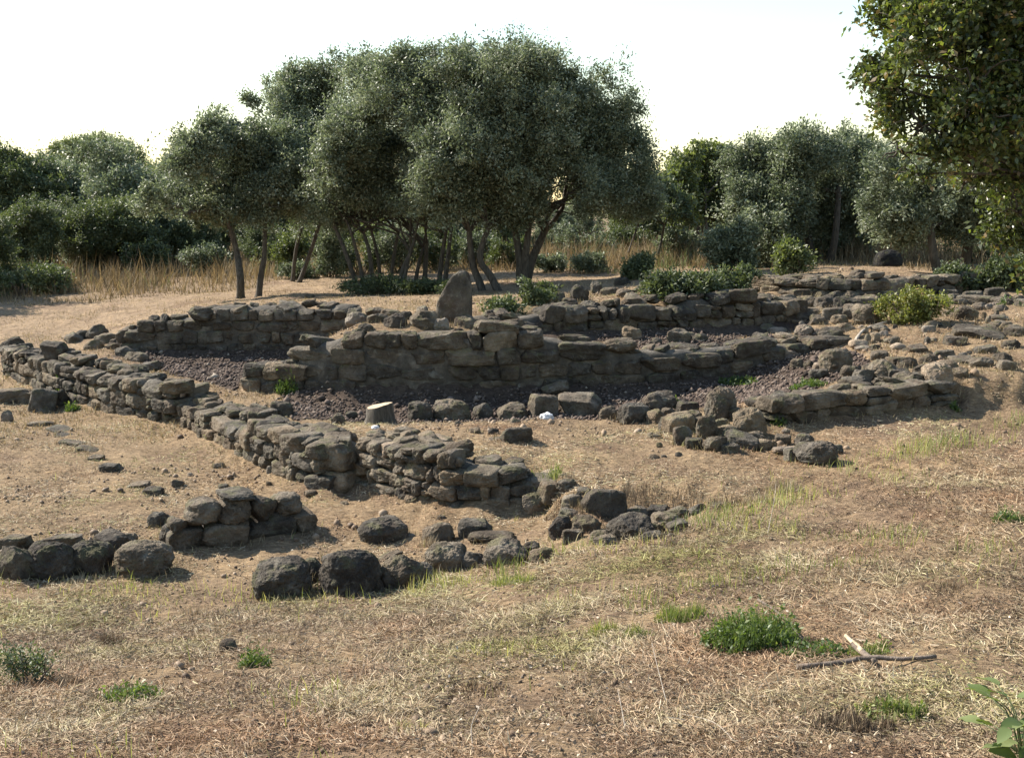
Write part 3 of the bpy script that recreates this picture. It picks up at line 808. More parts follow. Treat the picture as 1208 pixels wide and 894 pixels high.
for px, py, w, h in [(905, 362, 26, 14), (930, 360, 24, 14), (950, 364, 24, 16), (985, 358, 26, 16), (1004, 356, 24, 14), (1030, 362, 26, 16), (1010, 376, 30, 18), (985, 376, 26, 14), (970, 352, 22, 12), (945, 352, 22, 12), (1050, 358, 24, 14), (1000, 392, 26, 12), (960, 374, 22, 12), (1030, 350, 24, 14), (1065, 352, 24, 12), (1120, 352, 22, 12), (1150, 356, 24, 14), (1175, 352, 24, 14), (1098, 348, 24, 14)]:
    stone(px, py, w, h, 'medium stone tumbled at the foot of the long rubble wall', 'tumbled stones below the long rubble wall', random.choice(['round', 'block']), random.choice(['basalt', 'basalt', 'brown', 'dark']))
for px, py, w, h in [(700, 606, 30, 16), (728, 612, 28, 16), (752, 612, 32, 16), (776, 610, 26, 14), (800, 612, 30, 14), (824, 606, 24, 12), (736, 628, 30, 18), (708, 640, 26, 14), (770, 640, 30, 14), (800, 626, 26, 12), (676, 640, 26, 16), (848, 602, 22, 10)]:
    stone(px, py, w, h, 'earth-stained stone in the crumbling ditch edge', 'stones of the crumbling ditch edge', random.choice(['block', 'round']), random.choice(['dark', 'dark', 'basalt', 'brown']))
for px, py, w, h in [(776, 500, 26, 18), (790, 508, 24, 18), (812, 488, 26, 16), (828, 508, 24, 18), (850, 508, 26, 16), (866, 520, 28, 16), (892, 522, 24, 14), (820, 528, 22, 12), (905, 532, 30, 16), (940, 542, 26, 14), (925, 524, 20, 12), (862, 534, 24, 12), (790, 494, 20, 14), (884, 498, 26, 16), (988, 536, 20, 12)]:
    stone(px, py, w, h, 'medium stone packed into the rubble heap round the upright stone', 'packed stones of the rubble heap', random.choice(['block', 'round']), random.choice(['dark', 'basalt', 'brown', 'basalt']))
for px, py, w, h in [(1020, 452, 28, 18), (1062, 452, 28, 18), (1090, 446, 26, 18), (1004, 446, 26, 16), (1030, 440, 22, 14), (1060, 434, 24, 14), (1120, 440, 26, 16), (1135, 446, 24, 14), (1160, 434, 28, 14), (1190, 438, 24, 14), (1115, 424, 26, 12), (1085, 418, 24, 12), (1165, 418, 28, 12), (1040, 424, 22, 12), (968, 448, 24, 14), (1195, 412, 24, 12), (1130, 408, 26, 12), (1200, 396, 26, 12)]:
    stone(px, py, w, h, 'medium dark stone lying about the right terrace behind the low wall', 'medium stones of the right terrace', random.choice(['block', 'round', 'slab']), random.choice(['dark', 'basalt', 'brown', 'basalt']))
for i in range(40):
    px, py = random.choice([(random.uniform(430, 640), random.uniform(603, 640)), (random.uniform(440, 620), random.uniform(500, 520)), (random.uniform(640, 800), random.uniform(600, 640)), (random.uniform(760, 960), random.uniform(505, 545)), (random.uniform(200, 420), random.uniform(540, 600))])
    stone(px, py, random.uniform(6, 16), random.uniform(4, 9), 'small stone chip strewn on the dry earth near the front walls', 'small stones near the front walls', 'rub', random.choice(['basalt', 'brown', 'brown', 'pale']))
stone(269, 772, 26, 18, 'fist-sized black stone alone on the dry mulch in front', None, 'rub', 'dark', 'loose_stone', 'stone')
# standing stone: an upright slab narrowing to a blunt top
def standing():
    v, t = rock(911, 6, 9, 3, .05, .9)
    f = (v[:, 2] + 1) / 2; v = v.copy()
    xl = np.interp(f, [0, .45, .8, 1], [-1, -.8, -.15, .3]); xr = np.interp(f, [0, .7, 1], [1, 1, .85])
    v[:, 0] = xl + (xr - xl) * (v[:, 0] + 1) / 2; v[:, 1] *= (1 - .35 * f)
    p = G(534, 383); Y = p[1]; wm, hm = 44 * Y / F, 66 * Y / F
    me = mesh('standing_stone', v * np.array([wm / 2, wm * .3, hm / 2]), [t], M_BASALT, True)
    o = link('standing_stone', me); o.location = (p[0], p[1] + .1, p[2] + hm * .47); o.rotation_euler = (0, 0, -.35)
    tag(o, 'upright grey standing stone narrowing to its top, beside the tree trunks', 'standing stone')
standing()
def millstone():
    v, t = rock(77, 5, 2.6, 3, .05, .85)
    v = v.copy(); v[:, 2] = np.where(v[:, 2] < -.1, -.1 + (v[:, 2] + .1) * .1, v[:, 2])
    p = G(1047, 326); Y = p[1]; wm = 33 * Y / F
    o = link('domed_stone', mesh('domed_stone', v * np.array([wm / 2, .18, wm * .5]), [t], M_BLACK, True)); o.location = (p[0], p[1], p[2] + .22)
    tag(o, 'black half-round domed stone standing on the rubble wall before dry grass', 'stone')
millstone()
# ------------------------------------------------------------------ foliage
def unit(v): return v / (np.linalg.norm(v, axis=-1, keepdims=True) + 1e-9)
def leaf_quads(c, d, L, wr, rs):
    n = len(c)
    nr = unit(rs.normal(size=(n, 3)) + np.array([0, 0, .7]))
    s = unit(np.cross(d, nr)); w = (L * wr)[:, None]
    up = np.cross(s, d)
    m = c + d * (L * .5)[:, None]
    V = np.stack([c, m + s * w + up * w * .25, c + d * L[:, None] - up * w * .3, m - s * w + up * w * .25], 1).reshape(-1, 3)
    q = np.arange(4 * n).reshape(n, 4)
    return V, q
def crown(lobes, n, L, seed, wr=.2, clump=.2, dens=1.0, droop=.2, fill=.85):
    clump *= .8
    """lobes: (centre, (rx, ry, rz)); returns leaf quads gathered in sprays over the lobes"""
    rs = np.random.RandomState(seed)
    sl = []
    for c, r in lobes:                      # each lobe is a heap of smaller tufts with hollows between
        c, r = np.array(c, float), np.array(r, float); m = int(np.clip(7 * (r.mean() / (clump * 2.2)) ** 1.3, 5, 26))
        for _ in range(m):
            u = unit(rs.normal(size=3) + [0, 0, .15]); f = rs.uniform(.24, .46)
            sl.append((c + u * r * (1.04 - f * rs.uniform(.6, 1.1)), r * f))
            if rs.rand() < .75:                      # stray shoots beyond the dome
                f = rs.uniform(.09, .17); sl.append((c + unit(u + rs.normal(size=3) * .4) * r * rs.uniform(1.0, 1.32), r * f))
        sl.append((c, r * .55))
    lobes = sl
    C = np.array([l[0] for l in lobes], float); Rr = np.array([l[1] for l in lobes], float)
    area = (Rr[:, 0] * Rr[:, 1] + Rr[:, 0] * Rr[:, 2] + Rr[:, 1] * Rr[:, 2])
    ncl = int(dens * area.sum() * 4.2 / (clump * clump * 4.0)) + 8
    li = rs.choice(len(lobes), ncl * 2, p=area / area.sum())
    u = unit(rs.normal(size=(len(li), 3)))
    rad = np.where(rs.rand(len(li)) < .72, rs.uniform(.86, 1.1, len(li)), rs.uniform(.35, .9, len(li)))
    rad *= 1 + .16 * noise3(u * 2.2 + li[:, None] * 3.7, seed)
    cc = C[li] + u * Rr[li] * rad[:, None]
    # thin out what lies deep inside other lobes, and leave holes
    keep = np.ones(len(li), bool)
    for k in range(len(lobes)):
        dd = np.linalg.norm((cc - C[k]) / Rr[k], axis=1)
        keep &= ~((dd < .62) & (li != k) & (rs.rand(len(li)) < fill))
    hole = noise3(cc / (clump * 4.5), seed + 3)
    keep &= hole > -.24
    cc, u = cc[keep][:ncl], u[keep][:ncl]
    ncl = len(cc)
    per = rs.randint(0, ncl, n)
    ax = unit(u + rs.normal(size=u.shape) * .5 + np.array([0, 0, .25]))       # spray axis
    cr = clump * rs.uniform(.6, 1.4, ncl)
    off = rs.normal(size=(n, 3)) * .42
    along = rs.uniform(-.9, 1.1, n)
    p = cc[per] + (off + ax[per] * along[:, None]) * cr[per][:, None]
    d = unit(ax[per] * .7 + rs.normal(size=(n, 3)) * .75 + np.array([0, 0, -droop + .25]))
    Ls = L * rs.uniform(.65, 1.3, n)
    V, q = leaf_quads(p, d, Ls, wr, rs)
    tone = np.clip(.42 + .2 * rs.normal(size=n) + .2 * rs.normal(size=ncl)[per], 0, 1)
    return V, q, tone

def branch(mb, a, b, r0, r1, seg=6, n=6, bend=.12):
    a, b = np.asarray(a, float), np.asarray(b, float); L = np.linalg.norm(b - a)
    pts = np.array([a + (b - a) * t for t in np.linspace(0, 1, 4)])
    pts[1:3] += RS.normal(size=(2, 3)) * bend * L * .5; pts[1:3, 2] += bend * L * .3
    mb.add(*tube(smooth_path(pts, n), np.linspace(r0, r1, n), seg, .06))

def tree(name, label, Y, stems, lobes, n, L, mat, seed, group=None, cat='tree', wr=.2, clump=.24, thick=.1, deep=1.0, dens=1.0, nlimb=2):
    rs = np.random.RandomState(seed)
    w0 = [onY(px, py, Y) for px, py, rx, ry in lobes]; k = Y / F
    xs = np.array([p[0] for p in w0]); xc = xs.mean(); hw = max(.5, (xs.max() - xs.min()) / 2 + 1)
    W3 = []
    for i, ((px, py, rx, ry), p) in enumerate(zip(lobes, w0)):
        dep = hw * .55 * math.sqrt(max(.05, 1 - ((p[0] - xc) / (hw * 1.1)) ** 2)) * deep
        dy = (-1) ** i * rs.uniform(.15, .9) * dep
        q = onY(px, py, Y + dy)          # same place in the crown's outline, at its own depth
        kk = (Y + dy) / F
        W3.append((q, (rx * kk, (rx + ry) * .5 * kk, ry * kk)))
    base = stems[0][0]; b0 = onY(base[0], base[1], Y); b0[2] = zt(b0[0], b0[1])[0]
    root = empty(name, b0); tag(root, label, cat, group)
    for si, st in enumerate(stems):
        mb = MB(); dy0 = 0 if si == 0 else rs.uniform(-.6, .6) * min(1, len(stems) / 3)
        pts = np.array([onY(px, py, Y + dy0 + (rs.uniform(-.25, .25) if j else 0)) for j, (px, py) in enumerate(st)])
        g = zt(pts[0][0], pts[0][1])[0]; pts[0][2] = min(g - .05, pts[0][2] + .02) if abs(g - pts[0][2]) < .5 else g - .05
        r0 = thick * rs.uniform(.8, 1.15) if si else thick
        sp = smooth_path(pts, 4 * len(pts))
        rr = np.linspace(r0, r0 * .55, len(sp)); rr[0] *= 1.35; rr[1] *= 1.1
        mb.add(*tube(sp, rr, 9, .07, si))
        # limbs reach up into the nearest lobes
        tip = sp[-1]
        o = sorted(range(len(W3)), key=lambda i: np.linalg.norm(W3[i][0] - tip))[:nlimb + 1]
        for i in o:
            c = W3[i][0]
            branch(mb, sp[-2], c, r0 * .5, r0 * .14, 6, 7)
            for _ in range(4):
                e = c + unit(rs.normal(size=3)) * np.array(W3[i][1]) * .85
                branch(mb, tip + (c - tip) * rs.uniform(.4, .95), e, r0 * .2, r0 * .05, 5, 5)
        mb.v = [v - b0 for v in mb.v]
        link('trunk' if len(stems) == 1 else 'stem', mb.mesh('trunk', M_BARK, True), root)
    V, q, tone = crown([(c - b0, r) for c, r in W3], n, L, seed, wr, clump, dens)
    link('crown', mesh('crown', V, [q], mat, False, {'tone': tone}), root)
    return root

# --- the middle grove
tree('tree', 'broad grey-green tree with forked trunk, right side of the middle grove', 24.0,
     [[(616, 349), (614, 325), (613, 305), (606, 262)], [(619, 338), (626, 310), (645, 268)], [(617, 330), (620, 300), (625, 262)]],
     [(690, 190, 70, 66), (650, 120, 70, 55), (722, 222, 44, 36), (640, 205, 70, 52), (696, 130, 44, 46), (610, 160, 60, 60), (740, 232, 30, 28), (665, 235, 60, 34), (755, 246, 26, 22)], 170000, .075, M_OLIVE, 1, 'trees of the middle grove', thick=.125)
tree('tree', 'tall grey-green tree on two splayed legs, top of the middle grove', 23.5,
     [[(572, 356), (566, 335), (557, 308), (553, 268)], [(590, 350), (578, 325), (566, 303), (578, 262)]],
     [(580, 108, 76, 50), (560, 175, 78, 66), (520, 90, 46, 34), (602, 88, 50, 32), (642, 96, 46, 34), (545, 80, 30, 22), (600, 220, 56, 44), (530, 225, 40, 40), (486, 92, 34, 30), (575, 72, 40, 20)], 170000, .075, M_OLIVE, 2, 'trees of the middle grove', thick=.1)
tree('tree', 'silvery many-stemmed tree at the left of the middle grove, stems fanning out', 25.0,
     [[(424, 336), (410, 305), (393, 262)], [(430, 334), (424, 310), (413, 270)], [(449, 335), (446, 305), (437, 268)], [(461, 334), (464, 305), (471, 270)], [(474, 333), (482, 305), (490, 280)], [(501, 333), (502, 310), (504, 285)], [(517, 331), (521, 305), (527, 270)], [(524, 331), (528, 305), (533, 268)], [(440, 335), (436, 300), (428, 272)], [(488, 333), (494, 312), (500, 290)], [(468, 334), (476, 316), (486, 296)]],
     [(440, 190, 60, 60), (470, 122, 58, 50), (424, 222, 42, 40), (500, 205, 48, 56), (450, 98, 38, 30), (408, 175, 38, 46), (462, 245, 46, 28), (520, 165, 40, 50), (402, 250, 28, 24), (385, 225, 26, 34)], 170000, .075, M_OLIVE, 3, 'trees of the middle grove', thick=.062)
tree('tree', 'darker tree behind the silvery one, between grove and twin-trunk trees', 30.0,
     [[(345, 325), (350, 290), (365, 240)], [(352, 325), (372, 280), (390, 220)]],
     [(368, 140, 52, 50), (345, 195, 38, 60), (398, 110, 46, 32), (430, 96, 36, 26), (346, 132, 34, 36), (385, 190, 50, 50), (358, 106, 30, 20), (330, 150, 26, 46), (412, 84, 34, 22), (352, 240, 40, 34), (390, 238, 34, 30)], 100000, .09, M_OLIVE, 4, 'trees of the middle grove', thick=.06)
tree('tree', 'slim tree with curved bare trunk, left one of the twin pair', 25.6,
     [[(284, 352), (283, 325), (279, 295), (264, 245)]],
     [(268, 176, 34, 40), (228, 196, 34, 30), (238, 240, 44, 30), (192, 222, 22, 24), (286, 132, 20, 24), (205, 256, 26, 18), (290, 220, 36, 36), (250, 155, 20, 20), (212, 176, 14, 16), (176, 240, 16, 16)], 64000, .085, M_OLIVE, 5, 'twin trees by the back left wall', thick=.1)
tree('tree', 'slim tree with straighter bare trunk, right one of the twin pair', 25.8,
     [[(305, 354), (307, 330), (312, 300), (312, 250)]],
     [(305, 190, 34, 46), (318, 240, 32, 34), (322, 146, 22, 30), (285, 240, 32, 26), (338, 215, 24, 44), (300, 122, 12, 14)], 50000, .085, M_OLIVE, 6, 'twin trees by the back left wall', thick=.085)
# --- right-hand side
tree('tree', 'dense rounded evergreen growing to the ground behind the rubble wall', 26.0,
     [[(960, 322), (955, 290), (945, 240)], [(975, 322), (985, 280), (990, 220)]],
     [(938, 212, 60, 56), (902, 250, 44, 46), (985, 205, 42, 46), (958, 178, 46, 28), (975, 275, 48, 46), (920, 290, 34, 34), (1005, 250, 30, 40), (890, 200, 30, 30)], 140000, .085, M_OLIVE, 7, 'trees behind the rubble wall', thick=.12)
tree('tree', 'thin light green tree with bare leggy stem between the two big crowns', 34.0,
     [[(836, 300), (833, 270), (832, 225)], [(830, 300), (822, 265), (812, 220)]],
     [(832, 205, 36, 32), (802, 214, 24, 22), (848, 240, 34, 26), (820, 182, 16, 13), (860, 205, 22, 22), (800, 250, 26, 24), (846, 182, 12, 10)], 26000, .13, M_LTGREEN, 8, 'trees behind the rubble wall', thick=.07, wr=.25, dens=.6)
tree('tree', 'evergreen with leaning dark trunk and drooping sprays at the far right', 21.5,
     [[(1165, 338), (1172, 310), (1190, 265)], [(1110, 330), (1101, 300), (1098, 265)], [(1135, 334), (1140, 300), (1150, 260)]],
     [(1060, 240, 46, 40), (1102, 212, 48, 42), (1150, 190, 52, 50), (1195, 232, 48, 56), (1120, 265, 42, 24), (1042, 208, 30, 26), (1160, 250, 50, 34), (1225, 180, 50, 50), (1048, 270, 26, 22)], 140000, .075, M_OLIVE, 9, 'trees behind the rubble wall', thick=.12)
tree('tree', 'small leaning sapling in the tall grass right of the grove', 29.0, [[(735, 308), (746, 285), (756, 255)], [(772, 306), (780, 285), (784, 262)]],
     [(765, 235, 34, 24), (790, 246, 30, 22), (745, 250, 24, 16)], 16000, .12, M_DKGREEN, 10, 'trees behind the rubble wall', thick=.04, dens=.7)
# --- the near oak whose boughs reach in at the top right
def near_oak():
    Y = 7.6; k = Y / F; rs = np.random.RandomState(50)
    b = np.array([4.9, 8.2, 0]); b[2] = zt(b[0], b[1])[0]
    root = empty('oak_tree', b); tag(root, 'near oak whose big leathery leaves and twigs fill the upper right corner', 'tree')
    L = [(1100, 60, 72, 78, 0), (1180, 20, 80, 70, .3), (1060, 30, 40, 50, .2), (1150, 110, 70, 50, -.2), (1062, 105, 44, 42, .1), (1210, 100, 60, 60, .2), (1090, 150, 42, 24, -.1), (1130, -40, 90, 60, .2), (1230, -60, 90, 80, 0), (1150, 150, 66, 36, -.15), (1205, 150, 60, 50, -.2), (1105, 160, 50, 26, -.1), (1190, 240, 30, 50, .5), (1215, 290, 26, 46, .4), (1175, 205, 44, 34, .8), (1110, 185, 46, 26, .1), (1165, 180, 50, 34, .2), (1082, 205, 24, 14, 0), (1140, 215, 26, 16, .3), (1200, 250, 18, 34, 0), (1212, 190, 26, 40, .1), (1120, 60, 70, 70, .8), (1190, 90, 70, 60, .9), (1060, 178, 26, 14, 0), (1300, 40, 90, 90, .2), (1290, 150, 60, 60, .5), (1034, 85, 22, 30, .1)]
    lob = [(onY(px, py, Y + dy), (rx * k, (rx + ry) * .5 * k, ry * k)) for px, py, rx, ry, dy in L]
    mb = MB(); tr = smooth_path([b + [0, 0, -.1], b + [-.05, -.05, .9], b + [-.25, -.2, 1.9], b + [-.5, -.4, 2.7], b + [-.35, -.3, 3.6], b + [-.5, -.2, 4.5]], 20)
    mb.add(*tube(tr, np.concatenate([[.25], np.linspace(.19, .03, 19)]), 12, .06))
    lob += [(b + np.array(o_), (r_, r_, r_ * .8)) for o_, r_ in (((.5, .3, 3.7), .75), ((1.0, .1, 3.2), .6), ((-.2, .9, 3.8), .7), ((.3, -.7, 3.3), .6), ((-.3, .1, 4.4), .8), ((.8, .9, 3.0), .55))]
    for c, r in lob:
        branch(mb, tr[int(np.clip(np.argmin(np.abs(tr[:, 2] - (c[2] - .5))), 7, 18))], c, .026, .008, 7, 9)
        for _ in range(7):
            e = c + unit(rs.normal(size=3)) * np.array(r) * 1.02
            branch(mb, c + (e - c) * .1, e, .009, .0025, 5, 6, .2)
    mb.v = [v - b for v in mb.v]
    link('trunk', mb.mesh('trunk', M_BARK, True), root)
    V, q, tone = crown([(c - b, r) for c, r in lob], 180000, .046, 51, .26, .075, 1.1, .15, .5)
    link('crown', mesh('crown', V, [q], M_OAK, False, {'tone': tone}), root)
near_oak()

# --- the wood behind: a few kinds of crown, copied
def variant(kind, seed, mat, n, hgt, wid, L, low):
    rs = np.random.RandomState(seed); lob = []
    for i in range(9):
        a = rs.uniform(0, 6.28); rr = rs.uniform(.1, .62) * wid / 2; z = hgt * rs.uniform(low, .82)
        r = wid * rs.uniform(.2, .32)
        lob.append(((rr * math.cos(a), rr * math.sin(a), z), (r, r, r * rs.uniform(.6, .85))))
    V, q, tone = crown(lob, n, L, seed, .22, .3)
    mb = MB(); 
    for s in range(rs.randint(1, 4)):
        a = rs.uniform(0, 6.28)
        p = smooth_path([(.12 * s, .05 * s, -.2), (.2 * math.cos(a), .2 * math.sin(a), hgt * .25), (.6 * math.cos(a), .5 * math.sin(a), hgt * .6)], 8)
        mb.add(*tube(p, np.linspace(.11, .05, 8), 7, .06))
        for c, r in lob[s::3]: branch(mb, p[5], c, .04, .012, 5, 5)
    return mesh('crown', V, [q], mat, False, {'tone': tone}), mb.mesh('trunk', M_BARK, True)
VAR = [variant('a', 31, M_DKGREEN, 60000, 4.0, 4.2, .11, .25), variant('b', 32, M_OLIVE, 60000, 3.8, 4.4, .11, .2), variant('c', 33, M_LTGREEN, 45000, 4.2, 3.6, .12, .3),  # olive and light green leaf tints stand in for haze over the wood
       variant('d', 34, M_OLIVE, 60000, 3.4, 4.6, .11, .15), variant('e', 35, M_DKGREEN, 50000, 3.0, 4.0, .11, .12)]
def bgtree(v, px, Y, topy, label, group='trees of the wood behind the dry grass', wide=1.0):
    p = onY(px, 300, Y); g = zt(p[0], p[1])[0]
    ht = max(1.5, onY(px, topy, Y)[2] - g); h0 = [4.0, 3.8, 4.2, 3.4, 3.0][v] * .97
    s = ht / h0
    r = empty('tree', (p[0], p[1], g)); tag(r, label, 'tree', group)
    r.scale = (s * wide, s * wide, s); r.rotation_euler = (0, 0, random.uniform(0, 6.28))
    link('crown', VAR[v][0], r); link('trunk', VAR[v][1], r)
for v, px, Y, top, lab, wd in [
    (0, 8, 40, 168, 'dark evergreen tree at the left picture edge, behind the brown grass', 1.0),
    (1, 62, 44, 192, 'grey-green tree next to the dark one at the left edge', 1.0),
    (3, 112, 42, 205, 'low broad grey-green tree in the left wood, under the rounded pine', 1.1),
    (2, 165, 46, 222, 'lighter green tree in the left wood, next to the slim twin pair', 1.0),
    (4, 140, 36, 240, 'low dark bushy tree at the edge of the left wood', 1.1),
    (1, 205, 40, 205, 'grey-green tree just behind the slim twin pair', 1.0),
    (0, 30, 34, 232, 'dark low tree rooted in the brown grass at left', 1.0),
    (3, 90, 36, 252, 'small rounded tree at the front of the left wood', 1.0)]:
    bgtree(v, px, Y, top, lab, wide=wd)
for v, px, top in ((2, 780, 206), (1, 868, 186), (3, 760, 222), (2, 905, 176), (1, 1010, 172), (3, 1080, 178), (2, 190, 200), (3, 160, 188)):
    bgtree(v, px, 40 + random.uniform(-2, 2), top, 'mid-green tree filling the skyline between the bigger crowns', 'skyline trees')
bl = 'green tree of the wood seen between and beyond the grove trunks'
for px in range(-190, 1400, 62):
    for Y, top in ((44, 222), (52, 204)):
        if -20 < px < 150: continue
        bgtree(random.choice([1, 2, 3, 1, 0]), px + random.uniform(-22, 22), Y + random.uniform(-2, 2), top + random.uniform(-12, 16) + (-12 if px > 980 else 0), bl, 'distant wood trees')
for px in range(230, 900, 74):
    bgtree(random.choice([0, 4, 2, 1]), px + random.uniform(-20, 20), 37 + random.uniform(-1.5, 1.5), 262 + random.uniform(-8, 12), 'low bushy tree at the far edge of the tall grass, behind the grove', 'bushy trees beyond the tall grass', 1.15)
for px, Y, top, v in ((-92, 28.5, 205, 0), (-190, 27, 170, 3), (-30, 30, 262, 4)):
    bgtree(v, px, Y, top, 'tree out on the left whose shadow crosses the path', 'trees left of the path')
# rounded pine far left
def pine():
    Y = 62; k = Y / F; p = onY(118, 290, Y); g = zt(p[0], p[1])[0]; b = np.array([p[0], p[1], g])
    root = empty('pine_tree', b); tag(root, 'dark rounded pine rising above the left wood', 'pine tree')
    lob = [(onY(px, py, Y + dy) - b, (rx * k, rx * k, ry * k)) for px, py, rx, ry, dy in ((112, 186, 40, 20, 0), (80, 190, 30, 18, 1), (140, 190, 26, 20, -1), (105, 178, 30, 13, -1.4), (130, 182, 26, 14, 1.5), (155, 196, 12, 14, 0), (95, 182, 30, 14, 2))]
    V, q, tone = crown(lob, 50000, .17, 61, .16, .3)
    link('crown', mesh('crown', V, [q], M_DKGREEN, False, {'tone': np.clip(tone + .1, 0, 1)}), root)
    mb = MB(); top = lob[0][0]
    mb.add(*tube(smooth_path([(0, 0, -.2), (.1, 0, top[2] * .5), top], 8), np.linspace(.3, .16, 8), 8, .05))
    for c, r in lob: branch(mb, np.array(top) * [1, 1, .75], c, .1, .03, 5, 6)
    link('trunk', mb.mesh('trunk', M_BARK, True), root)
pine()

# ------------------------------------------------------------------ shrubs and weeds
def shrub(px, pyb, w, h, n, L, mat, label, name='shrub', cat='shrub', seed=0, group=None, wr=.22, clump=.09, dtone=0.0, P=None, Y=None):
    p = G(px, pyb) if P is None else np.array(P)
    if Y: p = onY(px, pyb, Y)
    k = p[1] / F; W_, H_ = w * k, h * k * .97; rs = np.random.RandomState(seed + 700); lob = []
    for i in range(7):
        lob.append(((rs.uniform(-.32, .32) * W_, rs.uniform(-.2, .2) * W_, H_ * rs.uniform(.28, .66)), (W_ * rs.uniform(.16, .26), W_ * rs.uniform(.16, .24), H_ * rs.uniform(.2, .32))))
    lob.append(((0, 0, H_ * .4), (W_ * .42, W_ * .3, H_ * .42)))
    root = empty(name, (p[0], p[1] + W_ * .2, p[2])); tag(root, label, cat, group)
    V, q, tone = crown(lob, n, L, seed + 70, wr, clump, .9, .1, .4)
    V[:, 2] = np.maximum(V[:, 2], -.03)
    link('foliage', mesh('foliage', V, [q], mat, False, {'tone': np.clip(tone + dtone, 0, 1)}), root)
    mb = MB()
    for c, r in lob:
        branch(mb, (c[0] * .25, c[1] * .25, -.04), (c[0], c[1], c[2] + r[2] * .6), max(.004, .014 * W_), .003, 5, 6, .2)
    link('stems', mb.mesh('stems', M_DEAD, True), root)['kind'] = 'stuff'
    return root
shrub(1080, 384, 86, 46, 9000, .05, M_YELLOWBUSH, 'yellow-green bush alone on the right terrace, brown twigs at its foot', seed=1, clump=.07)
shrub(812, 362, 110, 46, 14000, .065, M_DKGREEN, 'wide dark bush growing on top of the shaded rubble wall', seed=2, clump=.11, dtone=-.12)
shrub(866, 345, 52, 34, 6000, .06, M_DKGREEN, 'small dark green bush right of the wide one on the rubble wall', seed=3)
shrub(636, 360, 46, 34, 6000, .06, M_DKGREEN, 'dark shrub at the foot of the forked trunk', seed=4)
shrub(596, 372, 46, 18, 3500, .055, M_DKGREEN, 'low dark shrub between the two grove trees, over the capstone', seed=5)
shrub(938, 324, 52, 42, 5000, .07, M_LTGREEN, 'light green bush at the foot of the dense rounded evergreen', seed=6, clump=.12)
shrub(868, 322, 74, 78, 16000, .075, M_OLIVE, 'grey-green bush before the thin light tree, left of the dense evergreen', seed=7, clump=.14)
shrub(758, 332, 50, 32, 6000, .07, M_DKGREEN, 'dark bush at the grass edge left of the wide wall bush', seed=8)
shrub(705, 322, 60, 26, 3500, .08, M_OLIVE, 'grey-green bush in the tall grass right of the forked trunk', seed=9)
shrub(650, 322, 44, 22, 2600, .08, M_OLIVE, 'lighter bush in the tall grass just behind the forked trunk', seed=19)
shrub(20, 350, 120, 40, 12000, .08, M_DKGREEN, 'dark green bush low in the shade at the left edge of the path', seed=10, clump=.14)
for i, (px, Yb, w, h, mt) in enumerate([(385, 31, 60, 70, M_OLIVE), (425, 32, 60, 62, M_DKGREEN), (470, 31.5, 70, 66, M_OLIVE), (515, 32, 56, 58, M_DKGREEN), (560, 33, 60, 50, M_OLIVE), (345, 33, 50, 66, M_LTGREEN), (600, 31, 50, 48, M_DKGREEN), (690, 33, 70, 52, M_OLIVE), (745, 34, 60, 56, M_DKGREEN), (320, 34, 46, 56, M_DKGREEN), (235, 33, 60, 46, M_OLIVE), (165, 34, 60, 48, M_DKGREEN), (1010, 27, 60, 60, M_OLIVE), (1080, 27, 70, 60, M_DKGREEN), (1150, 26, 60, 60, M_OLIVE), (800, 30, 50, 50, M_OLIVE)]):
    q = onY(px, 300, Yb); q[2] = zt(q[0], q[1])[0] - .03
    shrub(px, 0, w, h, 6000, .085, mt, 'bushy undergrowth shrub in the tall grass behind the grove and trees', seed=40 + i, group='undergrowth bushes', clump=.15, dtone=-.12, P=q)
shrub(355, 330, 60, 22, 5000, .07, M_OLIVE, 'low grey bush in the shade between twin trees and grove', seed=11, dtone=-.1)
shrub(492, 347, 70, 20, 5000, .06, M_DKGREEN, 'low brush toned dark for grove shade, right of the many-stemmed tree foot', seed=28, dtone=-.25)  # this and the next two: lowered leaf tone stands in for the grove's shadow
shrub(536, 350, 40, 18, 3000, .06, M_DKGREEN, 'low brush toned dark for grove shade, just behind the standing stone', seed=29, dtone=-.25)
shrub(440, 348, 90, 24, 6500, .06, M_DKGREEN, 'brushy growth toned dark for grove shade, at the foot of the many-stemmed tree', seed=12, dtone=-.2)
shrub(1140, 345, 60, 36, 7000, .07, M_DKGREEN, 'dark bush under the leaning trunk at far right', seed=13, dtone=-.15)
shrub(1195, 345, 60, 46, 8000, .07, M_DKGREEN, 'dark bush at the right picture edge behind the small stones', seed=14, dtone=-.15)
shrub(1180, 236 + 54, 70, 44, 8000, .08, M_LTGREEN, 'lighter bush glimpsed behind the leaning trunk', seed=15, Y=25)
shrub(28, 812, 96, 54, 1500, .017, M_DKGREEN, 'half-dead low shrub with brown twigs in the lower left corner', seed=16, clump=.035)

